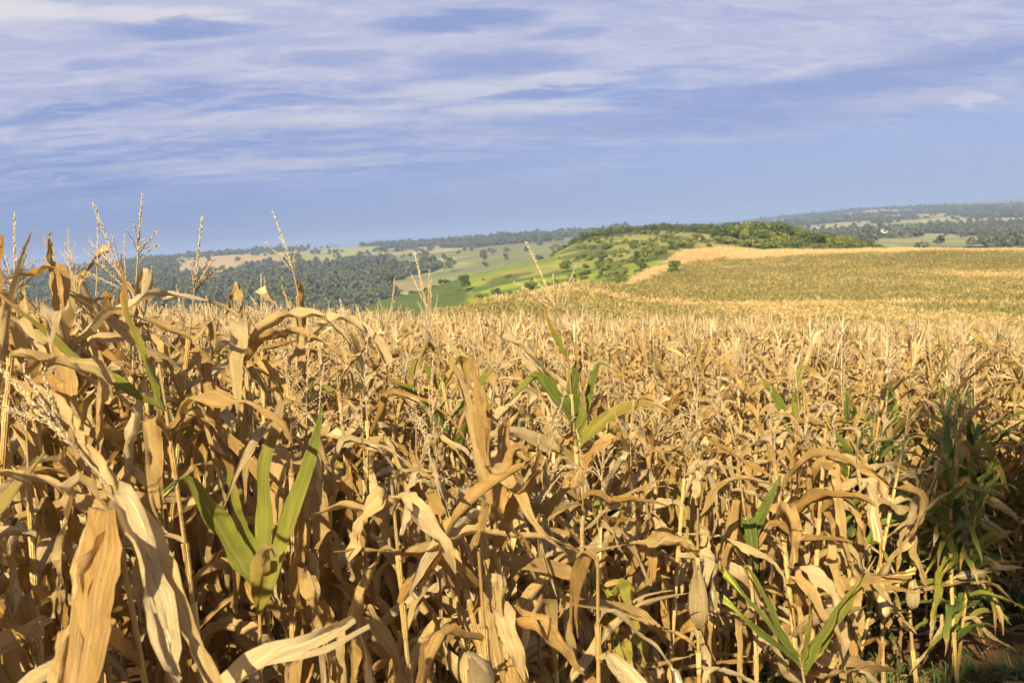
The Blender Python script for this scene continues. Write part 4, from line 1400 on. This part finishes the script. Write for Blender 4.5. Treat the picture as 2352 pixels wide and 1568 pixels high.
TREES, TREES_BRIGHT = [], []
for i, (rx, rz, zc, h) in enumerate([(4.2, 4.2, 4.6, 4.0), (3.4, 4.6, 4.9, 4.3), (4.8, 4.0, 4.2, 3.6), (3.0, 4.0, 4.2, 3.6), (3.8, 4.4, 4.6, 4.0), (4.4, 3.8, 4.0, 3.2)]):
    cr, lo = crown_mesh(700 + i, rx, rz, 1500, 0.36, [M_RIDGE], zc, 12)
    TREES.append((cr, trunk_mesh(720 + i, h, lo, 0.22)))
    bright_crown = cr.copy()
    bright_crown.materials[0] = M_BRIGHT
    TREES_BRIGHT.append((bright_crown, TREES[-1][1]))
SHRUBS = []
for i, (rx, rz, zc) in enumerate([(1.7, 1.3, 1.0), (1.4, 1.6, 1.2), (2.2, 1.3, 0.9), (1.5, 1.1, 0.8)]):
    cr, lo = crown_mesh(740 + i, rx, rz, 600, 0.22, [M_SHRUB], zc, 7)
    SHRUBS.append((cr, trunk_mesh(750 + i, zc, lo, 0.09)))


def tree(kind, x, y, s, rz, label, group, name='tree', cat='tree'):
    e = bpy.data.objects.new(name, None)
    COL.objects.link(e)
    e.location = (x, y, float(ground(x, y)) - 0.15)
    e.rotation_euler = (0, 0, rz)
    e.scale = s
    tag(e, label, cat, group)
    for nm, me in (('crown', kind[0]), ('trunk', kind[1])):
        o = bpy.data.objects.new(nm, me)
        COL.objects.link(o)
        o.parent = e
    return e


def ridge():
    rg = np.random.default_rng(21)
    spots = []
    for p in np.arange(1655, 2040, 6.0):              # near wood just behind the golden crest
        pp = p + rg.uniform(-4, 4)
        h = np.interp(pp, [1655, 1700, 1790, 1850, 1900, 1960, 2040], [6.0, 9.5, 10.5, 8.5, 7.5, 6.2, 4.2])
        spots.append((pp, 408 + rg.uniform(0, 40) + (20 if pp < 1760 else 0), h * rg.uniform(0.8, 1.12), 'bright'))
    for p in np.arange(1288, 1690, 5.5):              # wood on the back of the ridge
        pp = p + rg.uniform(-4, 4)
        h = np.interp(pp, [1285, 1330, 1400, 1500, 1600, 1690], [3.5, 5.0, 6.0, 5.2, 5.4, 7.0])
        spots.append((pp, rg.uniform(570, 660), h * rg.uniform(0.8, 1.15), 'dark'))
    for which, word, grp in (('bright', 'bright green tree behind the golden crest', 'trees behind the golden crest'), ('dark', 'dark tree on the back of the ridge', 'trees along the back of the ridge')):
        g = sorted(s for s in spots if s[3] == which)
        for i, (pp, r, h, _) in enumerate(g):
            t = math.atan2(pp - 1176, 2287)
            x, y = r * math.sin(t), r * math.cos(t)
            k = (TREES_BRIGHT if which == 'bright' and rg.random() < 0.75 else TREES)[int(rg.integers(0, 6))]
            s = h / 8.6
            size = 'tall ' if h > 9.3 else 'small ' if h < 6 else ''
            tree(k, x, y, (s * rg.uniform(0.95, 1.3), s * rg.uniform(0.95, 1.3), s), rg.uniform(0, 6.28),
                 '%s%s, %s from its left end' % (size, word, ordinal(i)), grp)


ridge()


def slope_shrubs():
    rg = np.random.default_rng(23)
    out = []
    tries = 0
    while len(out) < 245 and tries < 9000:
        tries += 1
        pp = rg.uniform(1045, 1640)
        lo = float(field_r(pp)) + 8
        r = rg.uniform(max(lo, 190), 545)
        x, y = r * math.sin(math.atan2(pp - 1176, 2287)), r * math.cos(math.atan2(pp - 1176, 2287))
        # thickets run down the slope in a broad diagonal band
        w = 0.10 + 0.90 * sstep(fbm(x, y, 60, 41), 0.48, 0.60)
        if pp < 1270 and r > 395:
            w *= 0.05
        if rg.random() < w:
            s = rg.uniform(0.38, 1.0) if rg.random() < 0.7 else rg.uniform(0.9, 1.35)
            out.append((pp, x, y, s))
    brush = []
    for j in range(44):                                 # brush under the front trees of the wood
        pp = 1668 + j * 8.4 + rg.uniform(-3, 3)
        r = 400 + rg.uniform(0, 9) + (14 if pp < 1760 else 0)
        t = math.atan2(pp - 1176, 2287)
        brush.append((pp, r * math.sin(t), r * math.cos(t), rg.uniform(1.0, 1.9)))
    for j, (pp, x, y, s) in enumerate(brush):
        tree(SHRUBS[int(rg.integers(0, 4))], x, y, (s * 1.2, s * 1.2, s), rg.uniform(0, 6.28), 'bright brush under the wood behind the golden crest, %s from its left end' % ordinal(j), 'brush along the wood edge', 'shrub', 'shrub')
    for i, (pp, x, y, s) in enumerate(sorted(out)):
        word = 'broad dark shrub' if s > 1.0 else 'low olive shrub' if s < 0.6 else 'rounded green shrub'
        tree(SHRUBS[int(rg.integers(0, 4))], x, y, (s * 1.15, s * 1.15, s), rg.uniform(0, 6.28), '%s on the lime slope, %s from its left end' % (word, ordinal(i)), 'shrubs on the green slope', 'shrub', 'shrub')
    for j, (px, py, s, w) in enumerate([(1072, 668, 0.72, 'lone dark tree at the foot of the lime slope'), (1300, 625, 0.6, 'dark leafy tree in the middle of the shrubby slope'), (1140, 690, 0.45, 'small bushy tree above the pale corn edge'), (1545, 640, 0.5, 'thin-trunked tree beside the golden field corner')]):
        x, y, r = hit(px, py, 160, 600)
        tree(TREES[(j * 2) % 6], x, y, (s, s, s), j, w, 'trees on the green slope')
    # spur hedge line at the left end of the dark field
    for j in range(14):
        pp = 815 + j * 17 + rg.uniform(-5, 5)
        r = 430 + rg.uniform(0, 25)
        t = math.atan2(pp - 1176, 2287)
        s = rg.uniform(0.30, 0.55)
        tree(TREES[int(rg.integers(0, 6))], r * math.sin(t), r * math.cos(t), (s * 1.3, s * 1.3, s), rg.uniform(0, 6), 'small hedge tree above the dark green field, %s from its left end' % ordinal(j), 'hedge trees above the dark green field')


slope_shrubs()


def distant_woods():
    rg = np.random.default_rng(31)
    var = []
    for i in range(6):
        rx, rz = rg.uniform(3.6, 5.0), rg.uniform(3.5, 5.5)
        b = MB()
        cr, lo = crown_mesh(800 + i, rx, rz, 130, 1.3, [M_WOODS], rz * 0.95, 6, 0.9)
        var.append(cr)
    n = 90000
    A = np.radians(rg.uniform(-36, 36, n))
    R = np.sqrt(rg.uniform(720 ** 2, 5000 ** 2, n))
    thin = rg.random(n) < np.interp(R, [700, 2500, 5000], [1, 1, 0.35])
    A, R = A[thin], R[thin]
    X, Y = R * np.sin(A), R * np.cos(A)
    p = px_of(X, Y)
    f = forest_mask(X, Y, R, p)
    lone = rg.random(len(X)) < np.where((p > 400) & (p < 880) & (R > 1800), 0.006, 0.03)
    keep = (f & (rg.random(len(X)) < 0.95)) | lone
    X, Y, R, p, f = X[keep], Y[keep], R[keep], p[keep], f[keep]
    # more stems close in
    m = 16000
    A2 = np.radians(rg.uniform(-30, 32, m))
    R2 = np.sqrt(rg.uniform(850 ** 2, 2000 ** 2, m))
    X2, Y2 = R2 * np.sin(A2), R2 * np.cos(A2)
    k2 = forest_mask(X2, Y2, R2, px_of(X2, Y2))
    X, Y = np.concatenate([X, X2[k2]]), np.concatenate([Y, Y2[k2]])
    # the straight-edged plantation block on the skyline
    t = np.arctan2(rg.uniform(1421, 1456, 120) - 1176, 2287)
    rr = rg.uniform(2500, 2560, 120)
    X = np.concatenate([X, rr * np.sin(t)])
    Y = np.concatenate([Y, rr * np.cos(t)])
    n = len(X)
    s = rg.uniform(0.8, 1.5, n)
    s[-120:] = 1.9
    rot = np.zeros((n, 3))
    rot[:, 2] = rg.uniform(0, 6.28, n)
    sc = np.stack([s * 1.1, s * 1.1, s * rg.uniform(0.85, 1.25, n)], 1)
    scatter('distant_woods', np.stack([X, Y, ground(X, Y) - 0.4], 1), rot, sc, rg.integers(0, 6, n), var, 'dark woods and scattered trees across the hazy valley', 'woods')


distant_woods()


# unseen tree added behind the camera to cast shade on the right field corner
def added_shade_tree():
    tgt = np.array([3.2, 3.5, CZ - 1.6])
    hd = np.array([-math.sin(SUN_AZ), -math.cos(SUN_AZ)])
    t = 19.0
    cx, cy = tgt[0] + hd[0] * t, tgt[1] + hd[1] * t
    cz = tgt[2] + t * math.tan(SUN_EL)
    z0 = float(ground(cx, cy))
    cr, lo = crown_mesh(900, 1.85, 1.6, 2900, 0.24, [M_RIDGE], cz - z0, 11, 1.0)
    e = bpy.data.objects.new('added_shade_tree', None)
    COL.objects.link(e)
    e.location = (cx, cy, z0)
    tag(e, 'tall round-crowned tree added out of view to shade the right field corner', 'tree')
    for nm, me in (('crown', cr), ('trunk', trunk_mesh(901, cz - z0, lo, 0.16))):
        o = bpy.data.objects.new(nm, me)
        COL.objects.link(o)
        o.parent = e


added_shade_tree()


# ------------------------------------------------------------------ small far things
def box(b, x0, x1, y0, y1, z0, z1):
    v = [(x, y, z) for z in (z0, z1) for y in (y0, y1) for x in (x0, x1)]
    b.add(v, [(0, 2, 3, 1), (4, 5, 7, 6), (0, 1, 5, 4), (2, 6, 7, 3), (0, 4, 6, 2), (1, 3, 7, 5)], (0.5, 0.5, 0.5), 0)


def far_house():
    x, y, r = hit(2035, 535, 500, 5000)
    e = bpy.data.objects.new('farmhouse', None)
    COL.objects.link(e)
    e.location = (x, y, float(ground(x, y)))
    e.rotation_euler = (0, 0, -0.5)
    tag(e, 'tiny white farmhouse among trees across the hazy valley', 'house')
    b = MB()
    box(b, -7, 7, -4, 4, -1, 4.2)
    link('wall', b.mesh('wall', [M_WHITE], False), e)
    b = MB()
    b.add([(-7.6, -4.7, 4.0), (7.6, -4.7, 4.0), (7.6, 4.7, 4.0), (-7.6, 4.7, 4.0), (-7.6, 0, 6.4), (7.6, 0, 6.4)], [(0, 1, 5, 4), (2, 3, 4, 5), (0, 4, 3), (1, 2, 5), (3, 2, 1, 0)], (0.5, 0.5, 0.5), 0)
    link('roof', b.mesh('roof', [M_TILE], False), e)
    for wx in (-4.5, 4.0):
        b = MB()
        box(b, wx - 0.8, wx + 0.8, -4.08, -3.99, 1.2, 2.7)
        link('window', b.mesh('window', [M_PANE], False), e)
    b = MB()
    box(b, -0.6, 0.6, -4.08, -3.99, 0, 2.3)
    link('door', b.mesh('door', [M_TILE], False), e)


far_house()


def post():
    x, y, r = hit(1741, 570, 250, 600)
    t = math.atan2(1741 - 1176, 2287)
    x, y = 404 * math.sin(t), 404 * math.cos(t)
    e = bpy.data.objects.new('wooden_post', None)
    COL.objects.link(e)
    e.location = (x, y, float(ground(x, y)) - 0.2)
    tag(e, 'pale wooden post at the edge of the wood behind the golden crest', 'post')
    b = MB()
    b.tube(np.array([[0, 0, 0], [0.03, 0, 2.2], [0.05, 0, 4.3], [0.05, 0, 4.45]]), [0.16, 0.14, 0.12, 0.05], 8)
    link('shaft', b.mesh('shaft', [M_WOOD]), e)
    b = MB()
    box(b, -0.55, 0.65, -0.2, -0.13, 3.8, 3.93)
    link('cross_bar', b.mesh('cross_bar', [M_WOOD], False), e)


post()


# ------------------------------------------------------------------ floor of the field
def floor_stuff():
    rg = np.random.default_rng(61)
    var = []
    for i in range(6):
        b = MB()
        leaf(b, rg, (0, 0, 0.01), 0, rg.uniform(0.0, 0.35), rg.uniform(0.3, 0.6), 0.06, rg.uniform(0.2, 0.6), (), rg.normal(0, 1.5), 1.0, 0.02, (0, 0), 0.5, 10, 3)
        var.append(b.mesh('fallen_leaf', [M_LEAF]))
    n = 1500
    X, Y = rg.uniform(-0.5, 9, n), rg.uniform(2.0, 12, n)
    rot = np.stack([rg.normal(0, 0.15, n), rg.normal(0, 0.15, n), rg.uniform(0, 6.28, n)], 1)
    scatter('leaf_litter', np.stack([X, Y, ground(X, Y) + 0.01], 1), rot, rg.uniform(0.7, 1.2, n), rg.integers(0, 6, n), var, 'dry fallen corn leaves on the red soil at lower right', 'leaf litter')
    var = []
    for i in range(4):
        b = MB()
        for j in range(26):
            a = rg.uniform(0, 6.28)
            q = rg.uniform(0, 0.06)
            leaf(b, rg, (math.cos(a) * q, math.sin(a) * q, 0), a, rg.uniform(0.5, 1.4), rg.uniform(0.10, 0.28), 0.012, rg.uniform(0.4, 1.6), (), 0, 0.4, 0, (0, 0), 0.2, 5, 2)
        var.append(b.mesh('grass_tuft', [M_WEED]))
    n = 1500
    X, Y = rg.uniform(0.8, 9, n), rg.uniform(2.5, 11, n)
    k = (pnoise(X, Y, 0.9, 5) > 0.42)
    X, Y = X[k], Y[k]
    n = len(X)
    rot = np.zeros((n, 3))
    rot[:, 2] = rg.uniform(0, 6.28, n)
    scatter('weeds', np.stack([X, Y, ground(X, Y)], 1), rot, rg.uniform(0.6, 1.3, n), rg.integers(0, 4, n), var, 'low green weeds on the shaded soil at lower right', 'weeds')


floor_stuff()


# ------------------------------------------------------------------ air
def haze():
    b = MB()
    box(b, -40000, 40000, -40000, 40000, -320, 60)
    me = b.mesh('haze', [], False)
    m, k = new_mat('haze')
    v = k.n('ShaderNodeVolumePrincipled')
    v.inputs['Color'].default_value = (0.36, 0.50, 0.78, 1)
    v.inputs['Density'].default_value = 0.00017
    v.inputs['Anisotropy'].default_value = 0.0
    k.l(v.outputs[0], k.n('ShaderNodeOutputMaterial').inputs['Volume'])
    me.materials.append(m)
    tag(link('haze', me), 'thin blue haze over the valley and the far plain', 'haze', kind='stuff')


haze()
